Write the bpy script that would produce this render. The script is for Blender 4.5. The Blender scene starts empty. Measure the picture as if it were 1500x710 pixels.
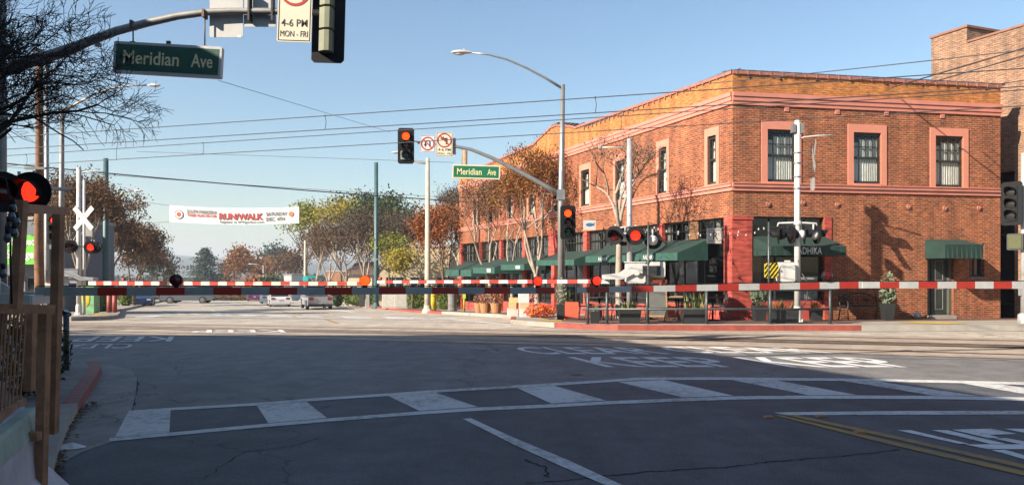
import bpy, bmesh, math, random
from mathutils import Vector, Matrix
from math import sin, cos, pi, radians as R, atan2, sqrt
random.seed(7)
sc = bpy.context.scene
COL = sc.collection
# ------------------------------------------------------------------ camera, sky, sun
F, HX, HY, EYE = 1100.0, 750.0, 394.0, 1.65
cam = bpy.data.cameras.new('camera'); co = bpy.data.objects.new('camera', cam); COL.objects.link(co)
cam.sensor_width = 36; cam.lens = 36*F/1500; cam.shift_y = (HY-355)/1500
cam.clip_start = .05; cam.clip_end = 9000
co.location = (0, 0, EYE); co.rotation_euler = (pi/2, 0, 0); sc.camera = co
SUN_EL = R(30.2); sx, sy = .835, .55
w = bpy.data.worlds.new('World'); sc.world = w; w.use_nodes = True
nt = w.node_tree; nt.nodes.clear()
sk = nt.nodes.new('ShaderNodeTexSky'); sk.sky_type = 'NISHITA'; sk.sun_disc = False
sk.sun_elevation = SUN_EL; sk.sun_rotation = atan2(-sx, -sy) % (2*pi)
sk.air_density = 1.35; sk.dust_density = .3; sk.ozone_density = 4.2; sk.altitude = 0
bg = nt.nodes.new('ShaderNodeBackground'); bg.inputs[1].default_value = .06
ou = nt.nodes.new('ShaderNodeOutputWorld')
nt.links.new(sk.outputs[0], bg.inputs[0]); nt.links.new(bg.outputs[0], ou.inputs[0])
sd = bpy.data.lights.new('sun', 'SUN'); sd.energy = 5.0; sd.angle = R(.5); sd.color = (1, .88, .73)
so = bpy.data.objects.new('sun', sd); COL.objects.link(so)
so.rotation_euler = Vector((sx*cos(SUN_EL), sy*cos(SUN_EL), -sin(SUN_EL))).to_track_quat('-Z', 'Y').to_euler()
sc.view_settings.view_transform = 'Standard'; sc.view_settings.look = 'None'
sc.view_settings.exposure = 1.46; sc.view_settings.gamma = 1
sc.render.engine = 'CYCLES'

# ------------------------------------------------------------------ materials
def srgb(c):
    if isinstance(c, str):
        c = [int(c[i:i+2], 16)/255 for i in (0, 2, 4)]
        return tuple(x/12.92 if x <= .04045 else ((x+.055)/1.055)**2.4 for x in c)
    return tuple(c)
MATS = {}
ALB = .70          # overall level of the painted and natural colours below
def lvl(c): return tuple(x*ALB for x in srgb(c))
def nodes(name):
    m = bpy.data.materials.new(name); m.use_nodes = True
    t = m.node_tree; b = t.nodes['Principled BSDF']
    return m, t, b
def mat(name, col, rough=.7, metal=0, var=.18, scale=4.0, bump=0, bscale=40, emit=None, es=0, coat=0, spec=.5, uv=False):
    """one colour with a blotchy variation and fine bump"""
    if name in MATS: return MATS[name]
    m, t, b = nodes(name); c = lvl(col)
    b.inputs['Roughness'].default_value = rough; b.inputs['Metallic'].default_value = metal
    b.inputs['Specular IOR Level'].default_value = spec
    if coat: b.inputs['Coat Weight'].default_value = coat
    if var:
        tc = t.nodes.new('ShaderNodeTexCoord'); n = t.nodes.new('ShaderNodeTexNoise')
        n.inputs['Scale'].default_value = scale; n.inputs['Detail'].default_value = 6; n.inputs['Roughness'].default_value = .65
        t.links.new(tc.outputs['UV' if uv else 'Object'], n.inputs['Vector'])
        r = t.nodes.new('ShaderNodeMapRange'); r.inputs[1].default_value = .3; r.inputs[2].default_value = .7
        r.inputs[3].default_value = 1-var; r.inputs[4].default_value = 1+var*.7
        t.links.new(n.outputs['Fac'], r.inputs[0])
        mx = t.nodes.new('ShaderNodeMix'); mx.data_type = 'RGBA'; mx.blend_type = 'MULTIPLY'; mx.inputs[0].default_value = 1
        mx.inputs[6].default_value = (*c, 1); t.links.new(r.outputs[0], mx.inputs[7]); t.links.new(mx.outputs[2], b.inputs['Base Color'])
        if bump:
            n2 = t.nodes.new('ShaderNodeTexNoise'); n2.inputs['Scale'].default_value = bscale; n2.inputs['Detail'].default_value = 4
            t.links.new(tc.outputs['Object'], n2.inputs['Vector'])
            bp = t.nodes.new('ShaderNodeBump'); bp.inputs['Strength'].default_value = bump; bp.inputs['Distance'].default_value = .02
            t.links.new(n2.outputs['Fac'], bp.inputs['Height']); t.links.new(bp.outputs[0], b.inputs['Normal'])
    else: b.inputs['Base Color'].default_value = (*c, 1)
    if emit:
        b.inputs['Emission Color'].default_value = (*srgb(emit), 1); b.inputs['Emission Strength'].default_value = es
    MATS[name] = m; return m
def brick(name, c1, c2, mortar, bw=.21, bh=.075, var=.35, rough=.85, stain=0, msz=.011):
    if name in MATS: return MATS[name]
    m, t, b = nodes(name); b.inputs['Roughness'].default_value = rough
    tc = t.nodes.new('ShaderNodeTexCoord')
    br = t.nodes.new('ShaderNodeTexBrick'); br.offset = .5
    for k, v in (('Color1', c1), ('Color2', c2), ('Mortar', mortar)): br.inputs[k].default_value = (*lvl(v), 1)
    br.inputs['Scale'].default_value = 1; br.inputs['Brick Width'].default_value = bw; br.inputs['Row Height'].default_value = bh
    br.inputs['Mortar Size'].default_value = msz; br.inputs['Mortar Smooth'].default_value = .3; br.inputs['Bias'].default_value = -.1
    t.links.new(tc.outputs['UV'], br.inputs['Vector'])
    n = t.nodes.new('ShaderNodeTexNoise'); n.inputs['Scale'].default_value = .55; n.inputs['Detail'].default_value = 8; n.inputs['Roughness'].default_value = .7
    t.links.new(tc.outputs['UV'], n.inputs['Vector'])
    r = t.nodes.new('ShaderNodeMapRange'); r.inputs[1].default_value = .3; r.inputs[2].default_value = .7
    r.inputs[3].default_value = 1-var; r.inputs[4].default_value = 1+var*.6
    t.links.new(n.outputs['Fac'], r.inputs[0])
    # single bricks burnt darker or paler
    mp = t.nodes.new('ShaderNodeMapping'); mp.inputs['Scale'].default_value = (1/bw*.5, 1/bh, 1)
    t.links.new(tc.outputs['UV'], mp.inputs[0])
    wn = t.nodes.new('ShaderNodeTexNoise'); wn.inputs['Scale'].default_value = 1.7; wn.inputs['Detail'].default_value = 1
    t.links.new(mp.outputs[0], wn.inputs['Vector'])
    r2 = t.nodes.new('ShaderNodeMapRange'); r2.inputs[1].default_value = .25; r2.inputs[2].default_value = .75
    r2.inputs[3].default_value = .52; r2.inputs[4].default_value = 1.5; t.links.new(wn.outputs['Fac'], r2.inputs[0])
    mu0 = t.nodes.new('ShaderNodeMath'); mu0.operation = 'MULTIPLY'; t.links.new(r.outputs[0], mu0.inputs[0]); t.links.new(r2.outputs[0], mu0.inputs[1])
    # rain streaks running down the wall
    ms_ = t.nodes.new('ShaderNodeMapping'); ms_.inputs['Scale'].default_value = (2.6, .22, 1); t.links.new(tc.outputs['UV'], ms_.inputs[0])
    sn = t.nodes.new('ShaderNodeTexNoise'); sn.inputs['Scale'].default_value = 1; sn.inputs['Detail'].default_value = 5; t.links.new(ms_.outputs[0], sn.inputs['Vector'])
    r3 = t.nodes.new('ShaderNodeMapRange'); r3.inputs[1].default_value = .38; r3.inputs[2].default_value = .6; r3.inputs[3].default_value = .74; r3.inputs[4].default_value = 1.05; t.links.new(sn.outputs['Fac'], r3.inputs[0])
    mu = t.nodes.new('ShaderNodeMath'); mu.operation = 'MULTIPLY'; t.links.new(mu0.outputs[0], mu.inputs[0]); t.links.new(r3.outputs[0], mu.inputs[1])
    mx = t.nodes.new('ShaderNodeMix'); mx.data_type = 'RGBA'; mx.blend_type = 'MULTIPLY'; mx.inputs[0].default_value = 1
    t.links.new(br.outputs['Color'], mx.inputs[6]); t.links.new(mu.outputs[0], mx.inputs[7]); t.links.new(mx.outputs[2], b.inputs['Base Color'])
    bp = t.nodes.new('ShaderNodeBump'); bp.inputs['Strength'].default_value = .5; bp.inputs['Distance'].default_value = .01; bp.invert = True
    t.links.new(br.outputs['Fac'], bp.inputs['Height']); t.links.new(bp.outputs[0], b.inputs['Normal'])
    MATS[name] = m; return m
def leafmat(name, cols, trans=.25):
    if name in MATS: return MATS[name]
    m, t, b = nodes(name); b.inputs['Roughness'].default_value = .6; b.inputs['Specular IOR Level'].default_value = .25
    g = t.nodes.new('ShaderNodeNewGeometry'); cr = t.nodes.new('ShaderNodeValToRGB'); cr.color_ramp.interpolation = 'LINEAR'
    e = cr.color_ramp.elements
    while len(e) < len(cols): e.new(.5)
    for i, c in enumerate(cols):
        e[i].position = i/(len(cols)-1); e[i].color = (*lvl(c), 1)
    t.links.new(g.outputs['Random Per Island'], cr.inputs[0])
    t.links.new(cr.outputs[0], b.inputs['Base Color'])
    tr = t.nodes.new('ShaderNodeBsdfTranslucent'); t.links.new(cr.outputs[0], tr.inputs[0])
    ms = t.nodes.new('ShaderNodeMixShader'); ms.inputs[0].default_value = trans
    o = t.nodes['Material Output']; t.links.new(b.outputs[0], ms.inputs[1]); t.links.new(tr.outputs[0], ms.inputs[2]); t.links.new(ms.outputs[0], o.inputs[0])
    MATS[name] = m; return m
def roadmat(name, base, patch, agg=.25, cracks=True, streak=False):
    if name in MATS: return MATS[name]
    m, t, b = nodes(name); b.inputs['Roughness'].default_value = .72; b.inputs['Specular IOR Level'].default_value = .4
    tc = t.nodes.new('ShaderNodeTexCoord')
    def noise(s, d=5, vec=None):
        n = t.nodes.new('ShaderNodeTexNoise'); n.inputs['Scale'].default_value = s; n.inputs['Detail'].default_value = d; n.inputs['Roughness'].default_value = .65
        t.links.new(vec or tc.outputs['Object'], n.inputs['Vector']); return n.outputs['Fac']
    def rng(src, a, b_, c, d):
        r = t.nodes.new('ShaderNodeMapRange'); r.inputs[1].default_value = a; r.inputs[2].default_value = b_; r.inputs[3].default_value = c; r.inputs[4].default_value = d
        t.links.new(src, r.inputs[0]); return r.outputs[0]
    mp = t.nodes.new('ShaderNodeMapping'); mp.inputs['Rotation'].default_value = (0, 0, R(17 if streak else -21.5)); mp.inputs['Scale'].default_value = (.12, 1.3, 1) if streak else (1.2, .16, 1)
    t.links.new(tc.outputs['Object'], mp.inputs[0])
    mx = t.nodes.new('ShaderNodeMix'); mx.data_type = 'RGBA'; mx.inputs[6].default_value = (*base, 1); mx.inputs[7].default_value = (*patch, 1)
    f = t.nodes.new('ShaderNodeMath'); f.operation = 'MULTIPLY_ADD'; f.inputs[1].default_value = .5
    t.links.new(rng(noise(1.0, 6, mp.outputs[0]), .35, .65, 0, 1), f.inputs[0]); t.links.new(rng(noise(.35, 7), .35, .68, 0, .5), f.inputs[2])
    t.links.new(f.outputs[0], mx.inputs[0])
    ag = rng(noise(55, 3), .3, .7, 1-agg, 1+agg)
    m2 = t.nodes.new('ShaderNodeMix'); m2.data_type = 'RGBA'; m2.blend_type = 'MULTIPLY'; m2.inputs[0].default_value = 1
    t.links.new(mx.outputs[2], m2.inputs[6]); t.links.new(ag, m2.inputs[7])
    out = m2.outputs[2]
    mb_ = t.nodes.new('ShaderNodeMix'); mb_.data_type = 'RGBA'; mb_.blend_type = 'MULTIPLY'; mb_.inputs[0].default_value = 1
    mq = t.nodes.new('ShaderNodeMath'); mq.operation = 'MULTIPLY'; t.links.new(rng(noise(2.3, 8), .36, .62, .78, 1.14), mq.inputs[0]); t.links.new(rng(noise(14, 4), .3, .7, .86, 1.13), mq.inputs[1])
    t.links.new(out, mb_.inputs[6]); t.links.new(mq.outputs[0], mb_.inputs[7]); out = mb_.outputs[2]
    if cracks:
        v = t.nodes.new('ShaderNodeTexVoronoi'); v.feature = 'DISTANCE_TO_EDGE'; v.inputs['Scale'].default_value = .16
        dn = t.nodes.new('ShaderNodeTexNoise'); dn.inputs['Scale'].default_value = 1.1; dn.inputs['Detail'].default_value = 8; t.links.new(tc.outputs['Object'], dn.inputs['Vector'])
        va = t.nodes.new('ShaderNodeVectorMath'); va.operation = 'MULTIPLY_ADD'; va.inputs[1].default_value = (1.6, 1.6, 1.6)
        t.links.new(dn.outputs['Color'], va.inputs[0]); t.links.new(tc.outputs['Object'], va.inputs[2]); t.links.new(va.outputs[0], v.inputs['Vector'])
        ck = rng(v.outputs['Distance'], .0, .004, .35, 1)
        m3 = t.nodes.new('ShaderNodeMix'); m3.data_type = 'RGBA'; m3.blend_type = 'MULTIPLY'; m3.inputs[0].default_value = 1
        t.links.new(out, m3.inputs[6]); t.links.new(ck, m3.inputs[7]); out = m3.outputs[2]
    t.links.new(out, b.inputs['Base Color'])
    bp = t.nodes.new('ShaderNodeBump'); bp.inputs['Strength'].default_value = .35; bp.inputs['Distance'].default_value = .01
    t.links.new(noise(90, 3), bp.inputs['Height']); t.links.new(bp.outputs[0], b.inputs['Normal'])
    MATS[name] = m; return m
def paintmat(name, col, wear=.45):
    """road paint worn so that the asphalt shows in flakes"""
    if name in MATS: return MATS[name]
    m, t, b = nodes(name); b.inputs['Roughness'].default_value = .75
    tc = t.nodes.new('ShaderNodeTexCoord'); n = t.nodes.new('ShaderNodeTexNoise'); n.inputs['Scale'].default_value = 9; n.inputs['Detail'].default_value = 9; n.inputs['Roughness'].default_value = .75
    t.links.new(tc.outputs['Object'], n.inputs['Vector'])
    n2 = t.nodes.new('ShaderNodeTexNoise'); n2.inputs['Scale'].default_value = .8; n2.inputs['Detail'].default_value = 3; t.links.new(tc.outputs['Object'], n2.inputs['Vector'])
    ad = t.nodes.new('ShaderNodeMath'); ad.operation = 'MULTIPLY_ADD'; ad.inputs[1].default_value = .55; t.links.new(n2.outputs['Fac'], ad.inputs[0]); 
    sb = t.nodes.new('ShaderNodeMath'); sb.operation = 'SUBTRACT'; sb.inputs[1].default_value = .275; t.links.new(n.outputs['Fac'], sb.inputs[0]); t.links.new(sb.outputs[0], ad.inputs[2])
    r = t.nodes.new('ShaderNodeMapRange'); r.inputs[1].default_value = wear-.1; r.inputs[2].default_value = wear+.12; r.inputs[3].default_value = .3; r.inputs[4].default_value = 1
    t.links.new(ad.outputs[0], r.inputs[0])
    mx = t.nodes.new('ShaderNodeMix'); mx.data_type = 'RGBA'; mx.inputs[6].default_value = (.08, .08, .08, 1); mx.inputs[7].default_value = (*lvl(col), 1)
    t.links.new(r.outputs[0], mx.inputs[0]); t.links.new(mx.outputs[2], b.inputs['Base Color'])
    MATS[name] = m; return m

# ------------------------------------------------------------------ mesh builder
def FR(x=0, y=0, z=0, yaw=0, roll=0, pitch=0):
    """frame: local x right, y away, z up, turned by yaw (deg) about z, roll about its own y"""
    return Matrix.Translation((x, y, z)) @ Matrix.Rotation(R(yaw), 4, 'Z') @ Matrix.Rotation(R(roll), 4, 'Y') @ Matrix.Rotation(R(pitch), 4, 'X')
ROOT = {}
class MB:
    def __init__(s, fr=None):
        s.fr = fr or Matrix.Identity(4); s.l = []; s.v = []; s.f = []; s.sm = []; s.mi = []; s.cur = 0
    def add(s, vs, fs, smooth=False, m=None):
        o = len(s.v)
        for p in vs:
            p = Vector(p); s.l.append(p); s.v.append(s.fr @ p)
        for f in fs: s.f.append([i+o for i in f]); s.sm.append(smooth); s.mi.append(s.cur)
        return s
    def box(s, x0, x1, y0, y1, z0, z1, m=None, bev=0):
        if bev:
            b = bev; n = 0
            pts = [(x0+b, z0), (x1-b, z0), (x1, z0+b), (x1, z1-b), (x1-b, z1), (x0+b, z1), (x0, z1-b), (x0, z0+b)]
            return s.prism([(p[0], p[1]) for p in pts], y0, y1, 'y')
        c = [(x, y, z) for x in (x0, x1) for y in (y0, y1) for z in (z0, z1)]
        if m is not None: c = [m @ Vector(p) for p in c]
        return s.add(c, [(0, 1, 3, 2), (4, 6, 7, 5), (0, 4, 5, 1), (2, 3, 7, 6), (0, 2, 6, 4), (1, 5, 7, 3)])
    def prism(s, pts, a, b, axis='z'):
        def P(p, h): return {'z': (p[0], p[1], h), 'y': (p[0], h, p[1]), 'x': (h, p[0], p[1])}[axis]
        n = len(pts)
        vs = [P(p, a) for p in pts] + [P(p, b) for p in pts]
        return s.add(vs, [list(range(n)), list(range(2*n-1, n-1, -1))] + [(i, i+n, (i+1) % n+n, (i+1) % n) for i in range(n)])
    def tube(s, pts, rad, seg=8, cap=True, smooth=True):
        pts = [Vector(p) for p in pts]; n = len(pts)
        if not isinstance(rad, (list, tuple)): rad = [rad]*n
        vs = []; d0 = (pts[1]-pts[0]).normalized()
        up = Vector((0, 0, 1)) if abs(d0.z) < .9 else Vector((1, 0, 0))
        a = d0.cross(up).normalized()
        for i, p in enumerate(pts):
            d = (pts[min(i+1, n-1)]-pts[max(i-1, 0)]).normalized()
            a = (a-d*a.dot(d)).normalized(); b = d.cross(a)
            for k in range(seg):
                t = 2*pi*k/seg; vs.append(p+(a*cos(t)+b*sin(t))*rad[i])
        fs = [(i*seg+k, i*seg+(k+1) % seg, (i+1)*seg+(k+1) % seg, (i+1)*seg+k) for i in range(n-1) for k in range(seg)]
        s.add(vs, fs, smooth)
        if cap:
            s.f.append([len(s.v)-len(vs)+k for k in range(seg)][::-1]); s.f.append([len(s.v)-seg+k for k in range(seg)]); s.sm += [False]*2; s.mi += [s.cur]*2
        return s
    def cyl(s, p, q, r, r2=None, seg=12): return s.tube([p, q], [r, r if r2 is None else r2], seg)
    def disc(s, c, r, ax=(0, -1, 0), seg=20, dome=0):
        c = Vector(c); ax = Vector(ax).normalized(); u = ax.orthogonal().normalized(); w_ = ax.cross(u)
        rings = [(1, 0), (.7, .5), (.35, .88)] if dome else [(1, 0)]
        vs = []
        for k, h in rings: vs += [c+(u*cos(2*pi*i/seg)+w_*sin(2*pi*i/seg))*r*k+ax*dome*h for i in range(seg)]
        fs = [(j*seg+i, j*seg+(i+1) % seg, (j+1)*seg+(i+1) % seg, (j+1)*seg+i) for j in range(len(rings)-1) for i in range(seg)]
        fs.append([(len(rings)-1)*seg+i for i in range(seg)])
        return s.add(vs, fs, bool(dome))
    def ell(s, c, r, seg=12, rings=8, m=None, jit=0):
        vs = []; fs = []
        for j in range(rings+1):
            ph = pi*j/rings
            for i in range(seg):
                t = 2*pi*i/seg; k = 1+random.uniform(-jit, jit)
                p = Vector((r[0]*sin(ph)*cos(t)*k, r[1]*sin(ph)*sin(t)*k, r[2]*cos(ph)*k))
                if m is not None: p = m @ p
                vs.append(Vector(c)+p)
        fs = [(j*seg+i, (j+1)*seg+i, (j+1)*seg+(i+1) % seg, j*seg+(i+1) % seg) for j in range(rings) for i in range(seg)]
        return s.add(vs, fs, True)
    def lathe(s, c, prof, seg=16):
        c = Vector(c); vs = [c+Vector((r*cos(2*pi*i/seg), r*sin(2*pi*i/seg), z)) for r, z in prof for i in range(seg)]
        n = len(prof)
        fs = [(j*seg+i, j*seg+(i+1) % seg, (j+1)*seg+(i+1) % seg, (j+1)*seg+i) for j in range(n-1) for i in range(seg)]
        fs += [[i for i in range(seg)][::-1], [(n-1)*seg+i for i in range(seg)]]
        return s.add(vs, fs, False)
    def quad(s, *p): return s.add(p, [tuple(range(len(p)))])
    def build(s, name, mats, parent=None, kind=None):
        me = bpy.data.meshes.new(name)
        if not isinstance(mats, (list, tuple)): mats = [mats]
        vs = s.v
        if parent is not None:
            inv = ROOT[parent.name].inverted(); vs = [inv @ p for p in vs]
        me.from_pydata([tuple(p) for p in vs], [], s.f)
        for m in mats: me.materials.append(m)
        me.polygons.foreach_set('use_smooth', s.sm)
        if any(s.mi): me.polygons.foreach_set('material_index', s.mi)
        uv = me.uv_layers.new(name='UVMap'); L = s.l; data = []
        for f in s.f:
            if len(f) >= 3:
                n = (L[f[1]]-L[f[0]]).cross(L[f[2]]-L[f[1]]); ax, ay, az = abs(n.x), abs(n.y), abs(n.z)
            for i in f:
                p = L[i]
                if az > ax and az > ay: data += [p.x, p.y]
                elif ax > ay: data += [p.y, p.z]
                else: data += [p.x, p.z]
        uv.data.foreach_set('uv', data)
        me.update()
        o = bpy.data.objects.new(name, me); COL.objects.link(o)
        if parent is not None:
            o.parent = parent; ROOT[o.name] = ROOT[parent.name]
        else: ROOT[o.name] = Matrix.Identity(4)
        if kind: o['kind'] = kind
        return o
def thing(name, label, cat, loc=(0, 0, 0), yaw=0, group=None):
    o = bpy.data.objects.new(name, None); COL.objects.link(o)
    o.empty_display_size = .2
    o.location = loc; o.rotation_euler = (0, 0, R(yaw)); o['label'] = label; o['category'] = cat
    if group: o['group'] = group
    ROOT[o.name] = FR(*loc, yaw); return o
def tag(o, label, cat, group=None, kind=None):
    o['label'] = label; o['category'] = cat
    if group: o['group'] = group
    if kind: o['kind'] = kind
    return o
def center(o):
    """move a single-mesh thing's origin to its base"""
    me = o.data; xs = [v.co for v in me.vertices]
    c = Vector(((min(v.x for v in xs)+max(v.x for v in xs))/2, (min(v.y for v in xs)+max(v.y for v in xs))/2, min(v.z for v in xs)))
    for v in me.vertices: v.co -= c
    o.location = c; return o
def struct(o): o['kind'] = 'structure'; return o
def dup(root, loc, yaw=0, scale=1, label=None, group=None):
    r = root.copy(); COL.objects.link(r); r.location = loc; r.rotation_euler = (0, 0, R(yaw))
    r.scale = (scale,)*3 if not isinstance(scale, (tuple, list)) else scale
    if label: r['label'] = label
    if group: r['group'] = group
    for ch in list(root.children):
        c = ch.copy(); COL.objects.link(c); c.parent = r
        for g in ch.children:
            d = g.copy(); COL.objects.link(d); d.parent = c
    return r
_tc = {}
def text_geo(body, bold=0):
    k = (body, bold)
    if k in _tc: return _tc[k]
    cu = bpy.data.curves.new('lettering', 'FONT'); cu.body = body; cu.size = 1; cu.resolution_u = 3; cu.offset = bold
    o = bpy.data.objects.new('lettering', cu); COL.objects.link(o)
    dg = bpy.context.evaluated_depsgraph_get(); dg.update(); ev = o.evaluated_get(dg); me = ev.to_mesh()
    vs = [v.co.copy() for v in me.vertices]; fs = [tuple(p.vertices) for p in me.polygons]
    ev.to_mesh_clear(); bpy.data.objects.remove(o); bpy.data.curves.remove(cu)
    x0 = min(v.x for v in vs); x1 = max(v.x for v in vs); y0 = min(v.y for v in vs); y1 = max(v.y for v in vs)
    vs = [((v.x-x0)/(x1-x0), (v.y-y0)/(y1-y0)) for v in vs]
    _tc[k] = (vs, fs); return _tc[k]
def text(mb, body, x0, x1, z0, z1, y=0, bold=0, warp=None):
    """lettering fitted to a rectangle of the frame's x-z plane"""
    vs, fs = text_geo(body, bold)
    pts = [(x0+(x1-x0)*a, y, z0+(z1-z0)*b) for a, b in vs]
    if warp: pts = [warp(p) for p in pts]
    return mb.add(pts, fs)

# ------------------------------------------------------------------ terrain
KN = [(-400, 0), (0, 0), (16, 0), (19, -.045), (22, -.12), (25, -.2), (35, -.6), (51, -1.27), (60, -1.55), (80, -2.05), (110, -2.95), (150, -4.7), (250, -9.5), (420, -15), (800, -18), (2600, -4), (4000, 0)]
def gz(Y):
    for (a, za), (b, zb) in zip(KN, KN[1:]):
        if Y <= b: return za+(zb-za)*(Y-a)/(b-a)
    return KN[-1][1]
def G(px, py, h=0):
    """where the pixel's ray meets the ground (h above it)"""
    Y = 15.0
    for _ in range(60): Y = .5*Y+.5*F*(EYE-gz(Y)-h)/(py-HY)
    return ((px-HX)/F*Y, Y)
def XZ(px, py, D): return ((px-HX)/F*D, EYE-(py-HY)/F*D)
def P3(px, py, D): x, z = XZ(px, py, D); return (x, D, z)
def drape(polys, off, name, m, thick=0, parent=None, fs=None):
    bm = bmesh.new()
    for poly in polys:
        bm.faces.new([bm.verts.new((x, y, 0)) for x, y in poly])
    ymin = min(v.co.y for v in bm.verts); ymax = max(v.co.y for v in bm.verts)
    for y, _ in KN:
        if ymin < y < ymax:
            bmesh.ops.bisect_plane(bm, geom=bm.verts[:]+bm.edges[:]+bm.faces[:], dist=1e-6, plane_co=(0, y, 0), plane_no=(0, 1, 0))
    bmesh.ops.recalc_face_normals(bm, faces=bm.faces)
    for f in bm.faces:
        if f.normal.z < 0: f.normal_flip()
    if thick:
        r = bmesh.ops.extrude_face_region(bm, geom=bm.faces[:])
        top = {e for e in r['geom'] if isinstance(e, bmesh.types.BMVert)}
        for v in bm.verts: v.co.z = gz(v.co.y)+(off if v in top else off-thick)
    else:
        for v in bm.verts: v.co.z = gz(v.co.y)+off
    mb = MB(); bm.verts.index_update()
    mb.add([v.co.copy() for v in bm.verts], [[v.index for v in f.verts] for f in bm.faces]); bm.free()
    return mb.build(name, m, parent)
S_DIR = Vector((-.3665, .9304)); V_DIR = Vector((.9304, .3665))   # along Mission Street, and across it
# ------------------------------------------------------------------ shared materials
asph = roadmat('old asphalt', (.40, .35, .285), (.27, .24, .20), .25)
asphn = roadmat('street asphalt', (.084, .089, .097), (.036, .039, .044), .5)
trackc = roadmat('track crossing panels', (.34, .28, .22), (.23, .18, .14), .22, False, True)
conc = mat('pavement concrete', (.34, .31, .27), .9, var=.25, scale=1.3, bump=.2)
conc2 = mat('kerb concrete', (.40, .37, .32), .9, var=.2, scale=3, bump=.2)
redk = mat('red kerb paint', (.36, .075, .05), .6, var=.3, scale=5)
paver = brick('red brick pavers', (.20, .085, .055), (.13, .06, .045), (.12, .09, .07), .2, .1, .3)
wpaint = paintmat('white road paint', (.68, .67, .64), .42)
wpaint2 = paintmat('new white road paint', (.8, .79, .76), .40)
ypaint = paintmat('yellow road paint', (.40, .24, .05), .42)
dirt = mat('dry earth', (.2, .17, .12), .95, var=.35, scale=.3)
blk = mat('black paint', (.012, .012, .013), .6, var=.2, scale=8, spec=.18)
dkm = mat('dark weathered metal', (.03, .03, .032), .55, var=.3, scale=8)
galv = mat('galvanised steel', (.36, .36, .35), .45, .6, var=.18, scale=6)
galvd = mat('aged galvanised pole', (.30, .29, .27), .55, .3, var=.2, scale=5)
whm = mat('white enamel', (.66, .65, .62), .45, var=.12, scale=6)
alum = mat('aluminium sheet back', (.42, .43, .44), .5, .35, var=.12, scale=5)
wood = mat('weathered cedar post', (.36, .18, .095), .8, var=.4, scale=7, bump=.3)
teal = mat('teal painted steel', (.05, .12, .12), .5, var=.2, scale=3)
redr = mat('red reflective sheeting', (.50, .035, .02), .4, var=.12, scale=9)
whr = mat('white reflective sheeting', (.60, .59, .55), .45, var=.14, scale=5)
lensr = mat('lit red lens', (.6, .02, .01), .2, var=0, emit=(1, .022, .008), es=.95)
lenso = mat('lit red ball lens', (.6, .05, .01), .2, var=0, emit=(1, .05, .005), es=1.25)
lensd = mat('dark red lens', (.10, .006, .004), .15, var=0)
lensy = mat('dark amber lens', (.05, .022, .006), .15, var=0)
lensg = mat('dark green lens', (.006, .035, .02), .15, var=0)
glassd = mat('dark window glass', (.015, .017, .02), .06, var=0, spec=.8)

# ------------------------------------------------------------------ ground, roads
xs = [-2500, -300, -60, -20, 0, 20, 60, 300, 2500]
struct(drape([[(a, -300), (b, -300), (b, 4000), (a, 4000)] for a, b in zip(xs, xs[1:])], -.02, 'ground', dirt))
def sv(s, v): p = S_DIR*s+V_DIR*v; return (p.x, p.y)
SEAM = lambda x: 22.9-1.52-(x+15.4)*6.45/21                       # along the near edge of the track panels
struct(drape([[(-70, -60), (90, -60), (90, SEAM(90)), (-17, SEAM(-17)), (-70, SEAM(-17))]], 0, 'near_road', asphn))
struct(drape([[(-70, SEAM(-17)), (-17, SEAM(-17)), (90, SEAM(90)), (90, 27), (-70, 27)]], 0, 'intersection_road', asph))
struct(drape([[G(90, 612), G(190, 601.5), G(375, 591), G(567, 577), G(750, 565.5), G(930, 554), G(1120, 554), G(1273, 555.6), G(1500, 560.5), G(1700, 565), (14, 12.0), (14, SEAM(14)), (-17, SEAM(-17)), (-17, 14)]], .0015, 'worn_road', roadmat('worn grey asphalt', (.165, .16, .152), (.105, .102, .10), .35)))
# Mission Street beyond the crossing, road edge to road edge
VK, VL = 12.3, -6.4
def onv(v, Y): s = (Y-V_DIR.y*v)/S_DIR.y; return (S_DIR.x*s+V_DIR.x*v, Y)
struct(drape([[onv(VL, 27), onv(VK, 27), onv(VK, 700), onv(VL, 700)]], 0, 'street_road', asph))
# track panels and rails
T1 = (Vector((-15.4, 22.9)), Vector((5.6, 16.45))); T2 = (Vector((-17.9, 26.6)), Vector((5.52, 18.8)))
def track(T, nm):
    a, b = T; d = (b-a).normalized(); n = Vector((-d.y, d.x)); A = a-d*45; B = b+d*60
    def strip(o, wd): return [tuple(A+n*(o-wd)), tuple(B+n*(o-wd)), tuple(B+n*(o+wd)), tuple(A+n*(o+wd))]
    struct(drape([strip(0, 1.45)], .004, 'track_panel', trackc))
    struct(drape([strip(-.72, .035), strip(.72, .035)], .012, 'rail', mat('worn rail steel', (.16, .12, .09), .4, .6, var=.3, scale=2)))
    struct(drape([strip(-.635, .035), strip(.635, .035), strip(1.47, .02), strip(-1.47, .02)], .008, 'flangeway', mat('dark rubber gap', (.03, .026, .024), .9)))
track(T1, 'a'); track(T2, 'b')
# ------------------------------------------------------------------ pavements
corner = [(750, 465), (748, 474), (776, 477), (812, 479.5), (850, 482.5), (905, 484), (1080, 484.5), (1262, 484.5), (1500, 484)]
cb = [G(*p) for p in corner]
p_end = (60, cb[-1][1]+3)
pav = mat('scored pavement concrete', (.36, .32, .27), .9, var=.22, scale=1.2, bump=.2)
struct(drape([cb+[p_end, (60, 27.5), (cb[0][0], 34)]], .15, 'corner_pavement', pav, thick=.3))
struct(drape([[onv(VK, 33.5), (60, 26.5), (60, 45), onv(VK+4.2, 190), onv(VK, 190)]], .146, 'street_pavement', pav, thick=.3))
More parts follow.
